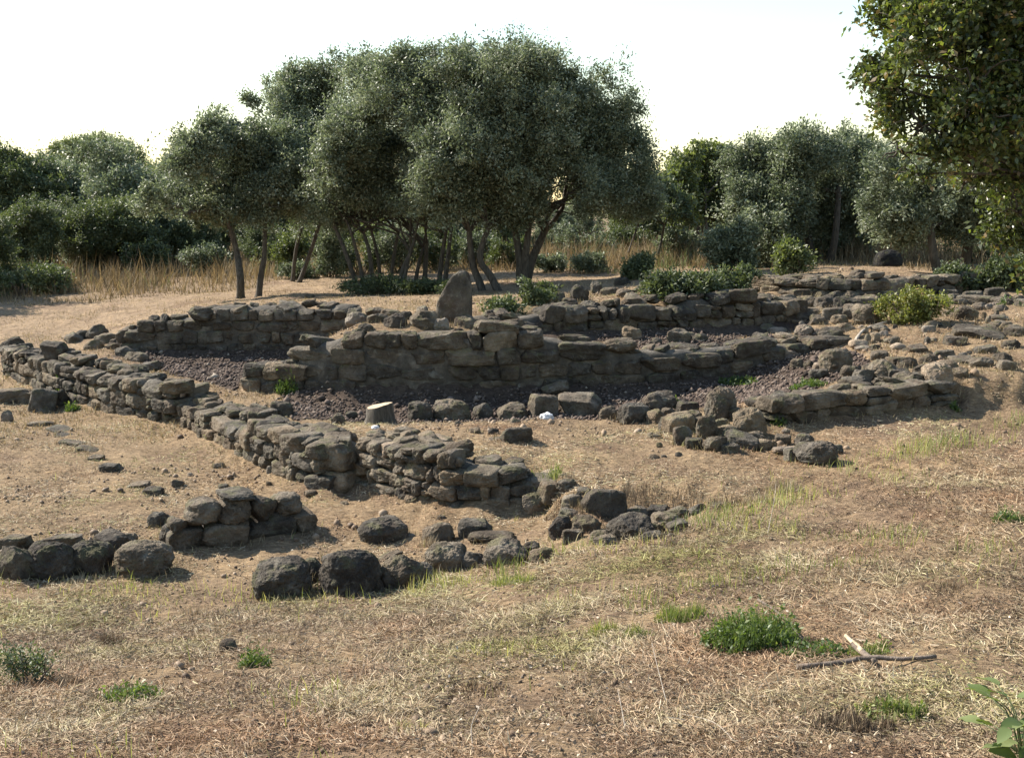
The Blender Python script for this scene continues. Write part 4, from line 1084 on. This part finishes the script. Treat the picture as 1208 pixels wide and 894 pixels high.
def clump(px, pyb, w, h, n, mat, label, name='weed_clump', cat='weed', leafy=.3, seed=0, group=None, dtone=0.0, bw=.005, P=None):
    """upright blades with some small leaves"""
    p = G(px, pyb) if P is None else np.array(P); k = p[1] / F; W_, H_ = w * k, h * k; rs = np.random.RandomState(seed + 900)
    a = rs.uniform(0, 6.28, n); r = np.sqrt(rs.rand(n)) * W_ / 2
    x, y = r * np.cos(a), r * np.sin(a) * .8
    lump = .65 + .5 * noise3(np.stack([x / (W_ * .2), y / (W_ * .2), np.full(n, seed * 1.7)], 1), seed)
    z = zt(x + p[0], y + p[1] + W_ * .3) - p[2] - .01
    hh = H_ * rs.uniform(.35, 1.05, n) * (1 - .55 * (r / (W_ / 2)) ** 2) * np.clip(lump, .45, 1.25)
    V, q, t = blades(np.stack([x, y, z], 1), hh, np.full(n, bw) * rs.uniform(.6, 1.3, n), rs, .5)
    o = link(name, None, None) if False else None
    tone = np.clip(.4 + dtone + .22 * rs.normal(size=n), 0, 1)
    Vs, qs, ts, tones_q, tones_t = [V], [q], [t], [tone], [tone]
    m = int(n * leafy)
    if m:
        i = rs.randint(0, n, m); f = rs.uniform(.3, 1, m)
        c = V.reshape(n, 5, 3)[i, 0] * (1 - f[:, None]) + V.reshape(n, 5, 3)[i, 4] * f[:, None]
        V2, q2 = leaf_quads(c, unit(rs.normal(size=(m, 3)) + [0, 0, .5]), np.full(m, .019) * rs.uniform(.6, 1.5, m) * max(1, p[1] / 6), .22, rs)
        qs.append(q2 + len(V)); Vs.append(V2); tones_q.append(np.clip(tone[i] + .05, 0, 1))
    o = link(name, mesh(name, np.concatenate(Vs), [np.concatenate(qs), t], mat, False, {'tone': np.concatenate(tones_q + tones_t)}))
    o.location = (p[0], p[1] + W_ * .3, p[2])
    tag(o, label, cat, group)
    return o
def blades(base, h, w, rs, lean=.4, az=None):
    n = len(base)
    az = rs.uniform(0, 6.28, n) if az is None else az
    d = np.stack([np.cos(az), np.sin(az), np.zeros(n)], 1); s = np.stack([-d[:, 1], d[:, 0], np.zeros(n)], 1)
    fa = rs.uniform(0, 3.14, n)                # face turned any way round the stem
    s = s * np.cos(fa)[:, None] + d * np.sin(fa)[:, None]
    l1 = np.abs(rs.normal(size=n)) * lean * .5; l2 = l1 * rs.uniform(1.5, 3, n) + .05
    up = np.array([0, 0, 1.0])
    mid = base + unit(up + d * l1[:, None]) * (h * .55)[:, None]
    tip = mid + unit(up + d * l2[:, None]) * (h * .5)[:, None]
    ww = (w / 2)[:, None]
    V = np.stack([base - s * ww, base + s * ww, mid + s * ww * .8, mid - s * ww * .8, tip], 1).reshape(-1, 3)
    i = np.arange(n) * 5
    return V, np.stack([i, i + 1, i + 2, i + 3], 1), np.stack([i + 3, i + 2, i + 4], 1)
clump(892, 768, 122, 78, 1500, M_FRESH, 'bright green weed clump with a bare twig in it on the front slope', leafy=1.6, seed=1, bw=.004, dtone=.1)
clump(962, 776, 90, 34, 700, M_FRESH, 'low dark green weeds trailing right of the bright clump', leafy=.8, seed=2, dtone=-.15, bw=.004)
clump(806, 736, 70, 40, 900, M_GRASS, 'yellowish green tuft just above left of the bright weed clump', 'grass_tuft', 'grass tuft', 0, 3, bw=.004)
clump(712, 752, 44, 36, 420, M_GRASS, 'fading grass tuft at the left of three on the front slope', 'grass_tuft', 'grass tuft', 0, 4, dtone=.2, bw=.004)
clump(752, 758, 40, 30, 380, M_GRASS, 'greener small grass tuft in the middle of the front slope', 'grass_tuft', 'grass tuft', 0, 5, bw=.004)
clump(298, 790, 40, 50, 300, M_FRESH, 'wispy green weed beside the black stone', leafy=1.6, seed=6, bw=.003)
clump(150, 828, 70, 46, 420, M_FRESH, 'pale green sprawling weed left in the foreground', leafy=1.5, seed=7, dtone=.1, bw=.003)
clump(1030, 770, 60, 30, 420, M_GRASS, 'short green grass patch right of the broken branch end', 'grass_tuft', 'grass tuft', .2, 8, bw=.004)
clump(1060, 850, 90, 46, 600, M_GRASS, 'greyish weed tuft below the fallen branch', 'grass_tuft', 'grass tuft', .3, 9, dtone=-.1, bw=.004)
clump(1196, 620, 40, 30, 420, M_FRESH, 'green weed at the right picture edge on the slope', leafy=.7, seed=10, bw=.005)
clump(340, 432, 36, 36, 700, M_FRESH, 'bright green tuft growing at the left end of the high mortared wall', leafy=.5, seed=11, bw=.012, P=onY(340, 430, 13.4))
clump(264, 482, 64, 22, 500, M_FRESH, 'green weeds spreading over the top of the zigzag wall', leafy=.8, seed=12, bw=.008, P=onY(264, 481, 12.2), dtone=.15)
clump(126, 416, 26, 18, 220, M_GRASS, 'yellow-green weed on top of the left long wall', leafy=.8, seed=13, bw=.01, P=onY(126, 420, 15.2), dtone=.2)
clump(72, 436, 34, 28, 260, M_FRESH, 'green weed hanging in the face of the left long wall', leafy=1.2, seed=14, bw=.008, P=onY(72, 444, 14.9))
clump(84, 486, 18, 16, 160, M_FRESH, 'little green weed at the foot of the left long wall', leafy=1.0, seed=15, bw=.007)
clump(956, 458, 44, 18, 420, M_FRESH, 'green weeds on the red gravel behind the right low wall', leafy=.9, seed=16, bw=.008)
clump(872, 456, 46, 16, 360, M_FRESH, 'green weeds in the shade line at the end of the high wall', leafy=.9, seed=17, bw=.008, dtone=-.1)
clump(920, 502, 18, 18, 160, M_FRESH, 'small green weed at the left foot of the right low wall', leafy=1.2, seed=18, bw=.006)
clump(1128, 484, 12, 14, 90, M_FRESH, 'tiny green weed at the right foot of the low wall', leafy=1.2, seed=19, bw=.006)
for i, (px, py, w, h, dt) in enumerate([(705, 612, 60, 24, -.3), (760, 604, 70, 28, -.25), (805, 606, 60, 26, -.1), (850, 604, 60, 24, 0), (900, 592, 50, 26, .1), (930, 580, 50, 26, .1), (660, 606, 40, 18, -.2)]):
    clump(px, py, w, h, 420, M_STRAW, 'brown dry grass tuft hanging over the ditch, toned for its shade, on the middle ground edge', 'grass_tuft', 'grass tuft', 0, 60 + i, 'dry tufts over the ditch', dt, .004)  # darkened straw tones supply the shade of the ditch recess
for i, (px, py, w, h, dt) in enumerate([(560, 820, 90, 26, -.25), (400, 850, 80, 24, -.3), (850, 880, 90, 30, -.3), (700, 860, 80, 26, .1), (120, 760, 50, 24, -.2), (330, 760, 80, 20, .2), (1120, 700, 80, 22, -.2), (1000, 690, 60, 22, .25), (640, 740, 70, 18, -.2), (1150, 820, 70, 26, .1), (230, 730, 70, 20, .1), (520, 740, 70, 18, -.25), (60, 870, 80, 26, -.2), (930, 830, 60, 26, .3)]):
    clump(px, py, w, h, 520, M_STRAW, 'matted dry grass tuft on the cut front slope', 'grass_tuft', 'grass tuft', 0, 80 + i, 'dry tufts of the front slope', dt, .0032)
clump(640, 592, 50, 44, 420, M_GRASS, 'thin green grass growing out of the end of the retaining wall', 'grass_tuft', 'grass tuft', .1, 20, bw=.005)
clump(790, 484, 40, 22, 420, M_FRESH, 'sparse weeds in front of the tipped stone by the upright stone', leafy=1.0, seed=21, bw=.006, dtone=.1)
clump(1190, 345, 20, 16, 150, M_FRESH, 'small green weed among the stones at far right', leafy=1.0, seed=22, bw=.008, P=onY(1190, 352, 17))
clump(480, 866, 50, 34, 300, M_GRASS, 'dry yellow grass tuft in the middle of the foreground', 'grass_tuft', 'grass tuft', 0, 23, dtone=.45, bw=.0035)
clump(606, 692, 60, 26, 500, M_GRASS, 'pale green tuft at the foot of the low cracked boulder', 'grass_tuft', 'grass tuft', 0, 24, dtone=.15, bw=.004)
clump(232, 880, 60, 30, 300, M_STRAW, 'dry brown grass tuft at the bottom left', 'grass_tuft', 'grass tuft', 0, 25, dtone=-.1, bw=.0035)
clump(1016, 872, 110, 44, 1500, M_STRAW, 'dark matted heap of cut grass low at the right', 'grass_heap', 'grass heap', 0, 26, dtone=-.3, bw=.004)
clump(505, 648, 30, 24, 260, M_STRAW, 'dry straw tuft between the two half-buried stones', 'grass_tuft', 'grass tuft', 0, 27, dtone=.25, bw=.004)
clump(95, 690, 60, 18, 300, M_STRAW, 'yellowed straw tuft under the angular dark boulder', 'grass_tuft', 'grass tuft', 0, 28, dtone=.3, bw=.004)

clump(58, 816, 100, 34, 1300, M_STRAW, 'dead brown scrub spreading right of the half-dead corner shrub', 'dead_scrub', 'dry scrub', 0, 120, dtone=-.22, bw=.003)
# broad-leaved plant, bottom right corner
def broadleaf():
    p = G(1207, 896); rs = np.random.RandomState(5)
    root = empty('broadleaf_plant', p); tag(root, 'broad-leaved green plant in the lower right corner', 'plant')
    stem = MB()
    for i in range(56):
        a = rs.uniform(0, 6.28); hgt = rs.uniform(.03, .2); rad = rs.uniform(.02, .17)
        c = np.array([rad * math.cos(a) + .02, rad * math.sin(a) - .02, hgt])
        stem.add(*tube(smooth_path([(0, 0, -.02), c * [.4, .4, .7], c], 6), np.linspace(.003, .0015, 6), 5))
        d = unit(np.array([math.cos(a), math.sin(a), rs.uniform(-.4, .5)])); s = unit(np.cross(d, [0, 0, 1]) + rs.normal(size=3) * .25); n = np.cross(s, d)
        L = rs.uniform(.045, .085); V = []
        prof = [(0, .04), (.15, .3), (.4, .46), (.65, .38), (.85, .2), (1, .02)]
        for t, w in prof:
            for sgn in (-1, 0, 1):
                V.append(c + d * L * t + s * sgn * w * L * .72 + n * (abs(sgn) * .18 * w * L - .25 * L * t * t) + rs.normal(size=3) * .0012)
        q = [(r * 3 + k, r * 3 + k + 1, r * 3 + k + 4, r * 3 + k + 3) for r in range(5) for k in (0, 1)]
        mb = MB(); mb.add(V, q=q, tone=rs.uniform(.5, 1)); link('leaf', mb.mesh('leaf', M_FRESH, True), root)
    link('stems', stem.mesh('stems', M_LTGREEN, True), root)['kind'] = 'stuff'
broadleaf()

# ------------------------------------------------------------------ wood and scraps
def rod(name, pts, r0, r1, mat, label, cat, parent=None, group=None, up=.0, n=10):
    P = np.array([G(px, py) + [0, 0, r0 * .6 + (z if len(q) > 2 else 0)] for q in pts for px, py, z in [(*q, 0)[:3]]])
    b = P[0].copy(); P = P - b
    mb = MB(); mb.add(*tube(smooth_path(P, n), np.linspace(r0, r1, n), 8, .12))
    o = link(name, mb.mesh(name, mat, True)); o.location = b
    if parent is not None: o.parent = parent; o.location = Vector(b) - parent.location
    else: tag(o, label, cat, group)
    return o
br = empty('fallen_branch', G(1025, 788)); tag(br, 'broken dark branch lying on the mulch, pale split end up', 'branch')
rod('bough', [(940, 794, .02), (985, 790, .02), (1026, 786, .03), (1060, 785, .02), (1104, 782, .02)], .011, .007, M_DEAD, None, None, br)
rod('side_twig', [(1032, 788, .02), (1012, 776, .03), (1006, 771, .035)], .0105, .0105, M_DEAD, None, None, br)
rod('split_end', [(1017, 779, .03), (1008, 772, .036), (997, 764, .045)], .011, .008, M_WOOD, None, None, br)
rod('twig', [(893, 738, .12), (918, 745, .08), (948, 762, .02)], .006, .003, M_DEAD, 'thin bare twig sticking out of the bright green weed clump', 'twig')
rod('driftwood', [(1008, 408), (1012, 400, .02), (1022, 392, .04), (1046, 384, .04)], .026, .014, M_BLEACH, 'bleached crooked piece of wood on the right terrace', 'driftwood')
for i, q in enumerate([
                       [(790, 842), (776, 822, .1), (768, 806, .16)], [(880, 894), (845, 868, .04), (800, 848, .02)], [(560, 894), (556, 880, .06), (566, 868, .1)], [(740, 874), (733, 856, .06), (728, 846, .1)], [(955, 476), (962, 486, .02), (968, 494)], [(745, 500), (752, 492, .12), (758, 486, .2)],
                       [(0, 812), (20, 800, .03), (36, 786, .08)], [(905, 632), (912, 616, .14), (914, 606, .22)]]):
    rod('dry_stalk', q, .002, .001, M_BLEACH, 'long pale dry stalk standing out of the cut grass', 'stalk', group='long dry stalks')
def stump():
    p = G(447, 500); k = p[1] / F; r = 16 * k; h = 22 * k
    root = empty('tree_stump', p); tag(root, 'sawn tree stump with pale cut top at the gravel edge', 'tree stump')
    th = np.linspace(0, 2 * math.pi, 25)[:-1]; V = []
    wob = 1 + .1 * np.sin(th * 3 + 1) + .05 * np.sin(th * 7)
    for z, f in ((-.05, 1.35), (h * .15, 1.12), (h * .5, 1.0), (h * .96, .98), (h, .94)):
        for a, w in zip(th, wob): V.append((r * f * w * math.cos(a), r * f * w * math.sin(a), z + .03 * math.cos(a) * (z > h * .4)))
    q = [(i * 24 + c, i * 24 + (c + 1) % 24, (i + 1) * 24 + (c + 1) % 24, (i + 1) * 24 + c) for i in range(4) for c in range(24)]
    mb = MB(); mb.add(V, q=q); link('bark', mb.mesh('bark', M_BARK, True), root)
    V2 = [(0, 0, h + .004)] + [(v[0] * .98, v[1] * .98, v[2] + .004) for v in V[-24:]]
    mb = MB(); mb.add(V2, t=[(0, 1 + i, 1 + (i + 1) % 24) for i in range(24)]); link('cut_top', mb.mesh('cut_top', M_WOOD), root)
stump()
def paper(px, py, w, label):
    p = G(px, py); k = p[1] / F
    v, t = ICO[4]; v = v.copy(); nn = 1 + .35 * fbm(v * 2.2 + px, 2, 3) + .18 * np.abs(fbm(v * 5 + py, 2, 6))
    me = mesh('paper_scrap', v * nn[:, None] * np.array([w * k / 2, w * k / 2.4, w * k * .34]), [t], M_PAPER)
    o = link('paper_scrap', me); o.location = (p[0], p[1], p[2] + w * k * .25)
    tag(o, label, 'paper scrap')
paper(645, 496, 16, 'crumpled white paper scrap beside the lichened block')
paper(443, 507, 9, 'small white scrap lying just below the tree stump')

# ------------------------------------------------------------------ ground cover
def wall_mask(x, y):
    m = np.zeros(len(x), bool)
    for w in WALLS:
        P, nn, th = w['P'], w['n'], w['thick']
        for i in range(len(P) - 1):
            a, b = P[i, :2], P[i + 1, :2]; d = b - a; L = np.linalg.norm(d); d /= L; n = (nn[i] + nn[i + 1]); n /= np.linalg.norm(n)
            u = (x - a[0]) * d[0] + (y - a[1]) * d[1]; v = (x - a[0]) * n[0] + (y - a[1]) * n[1]
            m |= (u > -.05) & (u < L + .05) & (v > -.02) & (v < th - .02)
    return m
def sample(n, r0, r1, a0=-41, a1=41, seed=0):
    n = int(n * 1.36)
    rs = np.random.RandomState(seed)
    a = np.radians(rs.uniform(a0, a1, n)); r = np.exp(rs.uniform(math.log(r0), math.log(r1), n))
    return r * np.sin(a), r * np.cos(a), rs

def straw():
    x, y, rs = sample(620000, 2.4, 19, seed=1)
    md = mound(x, y); gm = gravel_mask(x, y); wm = wall_mask(x, y)
    dens = np.where(md > 0, 1.0, 1.0) * np.clip(.66 + 1.5 * n2(x, y, .5, 80, 4), .06, 1.0)
    k = ~gm & ~wm & (rs.rand(len(x)) < dens)
    x, y, md = x[k], y[k], md[k]; n = len(x); r = np.hypot(x, y)
    z = zt(x, y)
    patch = n2(x, y, .55, 90, 3); patch2 = n2(x, y, 1.9, 95, 3)
    L = rs.uniform(.018, .095, n) * np.where(md > 0, 1, .6) * np.clip(.8 + patch * .8, .4, 1.6) * np.clip(r / 5.5, .62, 1)
    az = rs.uniform(0, 6.28, n) + 1.5 * patch2
    el = np.where(rs.rand(n) < .1, rs.uniform(.3, 1.2, n), np.abs(rs.normal(size=n)) * .14)
    d = np.stack([np.cos(az) * np.cos(el), np.sin(az) * np.cos(el), np.sin(el)], 1)
    s = unit(np.cross(d, rs.normal(size=(n, 3)) + [0, 0, 1.5]))
    up = np.cross(s, d); up *= np.sign(up[:, 2:3] + 1e-9)
    w = (rs.uniform(.0009, .002, n) + r * .00018)[:, None] * .6
    b = np.stack([x, y, z + rs.uniform(0, .014, n)], 1); bend = (rs.normal(size=n) * .06 * L)[:, None]
    m = b + d * (L * .5)[:, None] + up * np.abs(bend) + s * bend; t = b + d * L[:, None] + s * bend * .4
    V = np.stack([b - s * w, b + s * w, m + s * w, m - s * w, t + s * w * .5, t - s * w * .5], 1).reshape(-1, 3)
    i = np.arange(n) * 6
    q = np.concatenate([np.stack([i, i + 1, i + 2, i + 3], 1), np.stack([i + 3, i + 2, i + 4, i + 5], 1)])
    mm = np.clip(.5 + md, 0, 1)
    tone = np.clip(.54 - .08 * mm + .4 * patch + .22 * patch2 + .22 * rs.normal(size=n), 0, 1)
    hue = np.clip(1.6 * n2(x, y, .9, 97, 3) + .9 * n2(x, y, 3.0, 98, 2) + .35 * rs.normal(size=n) - .05 + .15 * mm, -1, 1)
    o = link('dry_grass', mesh('dry_grass', V, [q], M_STRAW, False, {'tone': np.concatenate([tone, tone]), 'hue': np.concatenate([hue, hue])})); tag(o, 'cut dry grass and straw covering the ground', 'dry grass', kind='stuff')
straw()

def short_grass():
    x, y, rs = sample(150000, 2.4, 13, seed=2)
    md = mound(x, y); px = CX + F * x / y
    edge = np.exp(-((md - .15) / .32) ** 2) * np.clip((px - 200) / 250, .3, 1) * np.clip(.5 + 1.4 * n2(x, y, .45, 101, 2), 0, 1.2)
    pt = np.clip(n2(x, y, .8, 110, 3) * 2.4 - .35, 0, 1) * np.where(md > 0, .45, .06) * np.clip((px - 100) / 700, .15, 1)
    k = (rs.rand(len(x)) < np.maximum(edge * .95, pt)) & ~gravel_mask(x, y) & ~wall_mask(x, y)
    x, y, md, px, edge = x[k], y[k], md[k], px[k], edge[k]; n = len(x); z = zt(x, y) - .004; r = np.hypot(x, y)
    h = rs.uniform(.03, .1, n) * (1 + .7 * edge) * np.clip(.9 + n2(x, y, .3, 120, 2), .4, 1.6)
    V, q, t = blades(np.stack([x, y, z], 1), h, rs.uniform(.002, .004, n) + r * .0002, rs, .6)
    tone = np.clip(.68 + .32 * n2(x, y, .7, 130, 2) + .16 * rs.normal(size=n), 0, 1)
    o = link('short_grass', mesh('short_grass', V, [q, t], M_GRASS, False, {'tone': np.concatenate([tone, tone])})); tag(o, 'short pale green grass along the mound edge', 'grass', kind='stuff')
short_grass()

def litter():
    x, y, rs = sample(90000, 2.5, 22, seed=3)
    md = mound(x, y); px = CX + F * x / y
    pale = inpoly(x, y, gpoly([(1110, 372), (1215, 362), (1300, 372), (1215, 386), (1140, 384)]))
    dn = np.where(md > 0, np.clip((px - 300) / 700, .12, .42), .3) * np.clip(.6 + n2(x, y, 1.1, 140, 3), .05, 1)
    k = ((rs.rand(len(x)) < dn) | pale) & ~wall_mask(x, y)
    x, y, pale = x[k], y[k], pale[k]; n = len(x); r = np.hypot(x, y)
    c = np.stack([x, y, zt(x, y) + rs.uniform(.004, .03, n)], 1)
    d = unit(rs.normal(size=(n, 3)) * [1, 1, .3])
    V, q = leaf_quads(c, d, rs.uniform(.008, .026, n) * np.clip(.7 + r * .03, .8, 1.5), .26, rs)
    tone = np.clip(.46 + .24 * rs.normal(size=n) + pale * .35, 0, 1)
    o = link('fallen_leaves', mesh('fallen_leaves', V, [q], M_LITTER, False, {'tone': tone})); tag(o, 'dry fallen leaves scattered over the ground', 'leaf litter', kind='stuff')
litter()

def contact():
    """dry and pale green grass caught against the feet of stones and walls"""
    rs = np.random.RandomState(31); X, Y = [], []
    for x, y, w, g in STONES:
        if not g or y > 17.5 or w < .12: continue
        m = int(60 * w / .3); a = rs.uniform(0, 6.28, m); r = w * rs.uniform(.42, .72, m)
        X.append(x + r * np.cos(a)); Y.append(y + w * .28 + r * .85 * np.sin(a))
    for w in WALLS:
        for p, n, zb in w['dense']:
            if p[1] > 17.5: continue
            m = 34; t = rs.uniform(-.2, .2, m); o = np.abs(rs.normal(size=m)) * .07 + .0
            X.append(p[0] - n[0] * o - n[1] * t); Y.append(p[1] - n[1] * o + n[0] * t)
    x, y = np.concatenate(X), np.concatenate(Y)
    k = (rs.rand(len(x)) < np.clip(.55 + 1.3 * n2(x, y, .5, 210, 2), .05, 1)) & ~gravel_mask(x, y) & ~wall_mask(x, y)
    x, y = x[k], y[k]; n = len(x); r = np.hypot(x, y)
    V, q, t = blades(np.stack([x, y, zt(x, y) - .005], 1), rs.uniform(.03, .11, n) * np.clip(.9 + n2(x, y, .3, 215, 2), .4, 1.6), rs.uniform(.002, .0035, n) + r * .00025, rs, .8)
    tone = np.clip(.5 + .3 * n2(x, y, .6, 220, 2) + .2 * rs.normal(size=n), 0, 1); hue = np.clip(.25 + .9 * n2(x, y, .8, 225, 2), -.6, 1)
    o = link('edge_grass', mesh('edge_grass', V, [q, t], M_STRAW, False, {'tone': np.concatenate([tone, tone]), 'hue': np.concatenate([hue, hue])})); tag(o, 'dry grass caught along the feet of stones and walls', 'dry grass', kind='stuff')
    # crumbs of earth and stone
    x, y, rs = sample(26000, 2.6, 22, seed=33)
    k = ~wall_mask(x, y) & ~gravel_mask(x, y) & (rs.rand(len(x)) < np.clip(.3 + 1.5 * n2(x, y, .9, 230, 3), .03, 1) * np.where(mound(x, y) > 0, .4, 1))
    x, y = x[k], y[k]; n = len(x); sz = rs.uniform(.004, .014, n) * (1 + (rs.rand(n) < .05) * 1.6) * np.clip(np.hypot(x, y) / 8, .7, 1.5)
    v0, t0 = ICO[2]; v0, t0 = ico(1)
    V = v0[None] * (1 + rs.uniform(-.3, .3, (n, len(v0), 1))) * sz[:, None, None] * rs.uniform(.6, 1.3, (n, 1, 3)) + np.stack([x, y, zt(x, y) + sz * .25], 1)[:, None]
    T = (t0[None] + (np.arange(n) * len(v0))[:, None, None]).reshape(-1, 3)
    o = link('pebbles', mesh('pebbles', V.reshape(-1, 3), [T], M_LITTER, False, {'tone': np.repeat(np.clip(.28 + .2 * rs.normal(size=n), 0, 1), len(t0))})); tag(o, 'crumbs of earth and pebbles strewn over the ground', 'pebbles', kind='stuff')
contact()

def gravel():
    rs = np.random.RandomState(4); bv, bt = ICO[2]; bv = np.array(bv)
    import itertools
    v0, t0 = np.array([[1,0,0],[-1,0,0],[0,1,0],[0,-1,0],[0,0,1],[0,0,-1]], float), np.array([[0,2,4],[2,1,4],[1,3,4],[3,0,4],[2,0,5],[1,2,5],[3,1,5],[0,3,5]])
    xs, ys = [], []
    for P in GRAVEL:
        lo, hi = P.min(0) - .2, P.max(0) + .2; a = (hi - lo).prod(); m = int(a * 420)
        x, y = rs.uniform(lo[0], hi[0], m), rs.uniform(lo[1], hi[1], m); g = gravel_mask(x, y) & ~wall_mask(x, y)
        xs.append(x[g]); ys.append(y[g])
    x, y = np.concatenate(xs), np.concatenate(ys); n = len(x)
    z = zt(x, y); sz = rs.uniform(.01, .03, n) * (1 + (rs.rand(n) < .03) * 1.2)
    V = v0[None] * (1 + rs.uniform(-.35, .35, (n, 6, 1))) * sz[:, None, None] * rs.uniform(.6, 1.2, (n, 1, 3))
    a = rs.uniform(0, 6.28, n); c, s = np.cos(a)[:, None], np.sin(a)[:, None]
    V = np.stack([V[:, :, 0] * c - V[:, :, 1] * s, V[:, :, 0] * s + V[:, :, 1] * c, V[:, :, 2] * .8], 2) + np.stack([x, y, z + sz * .35], 1)[:, None]
    T = (t0[None] + (np.arange(n) * 6)[:, None, None]).reshape(-1, 3)
    tone = np.clip(.45 + .22 * rs.normal(size=n), 0, 1)
    o = link('gravel', mesh('gravel', V.reshape(-1, 3), [T], M_GRAVEL, False, {'tone': np.repeat(tone, 8)})); tag(o, 'reddish volcanic gravel laid between the walls', 'gravel', kind='stuff')
gravel()

def far_grass():
    rs = np.random.RandomState(6)
    x, y, rs = sample(170000, 20.5, 56, seed=6)
    px = CX + F * x / y; r = np.hypot(x, y)
    r0 = np.interp(px, [-400, 0, 120, 300, 335, 420, 560, 700, 830, 900, 960, 1040, 1200], [28.5, 28.5, 27.6, 29.0, 31.5, 32, 30, 27.0, 25.5, 26, 24.2, 24.2, 24.5]) + .9 * n2(x, y, 2.2, 150, 2)
    tall = r > r0
    k = tall & (rs.rand(len(x)) < np.clip(.75 + .9 * n2(x, y, 1.6, 155, 2), .08, 1))
    x, y, px, r, r0 = x[k], y[k], px[k], r[k], r0[k]; n = len(x)
    z = zt(x, y) - .02
    gap = n2(x, y, 1.1, 158, 3)
    h = rs.uniform(.15, .75, n) * np.clip((r - r0) * .35, .22, 1.0) * np.clip(1 + 1.1 * gap, .35, 1.7) * np.where(px < 420, .95, 1.0)
    V, q, t = blades(np.stack([x, y, z], 1), h, rs.uniform(.012, .024, n), rs, .95)
    gr = np.clip(n2(x, y, 1.7, 160, 2) * 2 - .2, 0, 1) * np.interp(px, [0, 400, 650, 850, 1200], [.1, .2, .8, .7, .2])
    tone = np.where(rs.rand(n) < gr, 1.0, np.clip(.5 + .3 * n2(x, y, 2.5, 165, 2) + .2 * rs.normal(size=n), 0, .85))
    o = link('tall_dry_grass', mesh('tall_dry_grass', V, [q, t], M_TALL, False, {'tone': np.concatenate([tone, tone])})); tag(o, 'tall tawny dry grass before the wood', 'tall grass', kind='stuff')
    # low turf on the path and terraces
    x, y, rs = sample(120000, 13, 32, seed=8)
    px = CX + F * x / y
    k = ~gravel_mask(x, y) & ~wall_mask(x, y) & (rs.rand(len(x)) < np.clip(.42 + 1.3 * n2(x, y, 1.0, 170, 3), .06, .95))
    x, y = x[k], y[k]; n = len(x)
    V, q, t = blades(np.stack([x, y, zt(x, y) - .005], 1), rs.uniform(.02, .075, n) * np.clip(1 + n2(x, y, .6, 175, 2), .3, 2), rs.uniform(.006, .012, n), rs, 1.2)
    tone = np.clip(.66 + .3 * n2(x, y, .9, 178, 2) + .16 * rs.normal(size=n), 0, 1)
    o = link('low_turf', mesh('low_turf', V, [q, t], M_TALL, False, {'tone': np.minimum(np.concatenate([tone, tone]), .93)})); tag(o, 'thin dry turf on the path and terraces', 'turf', kind='stuff')
far_grass()
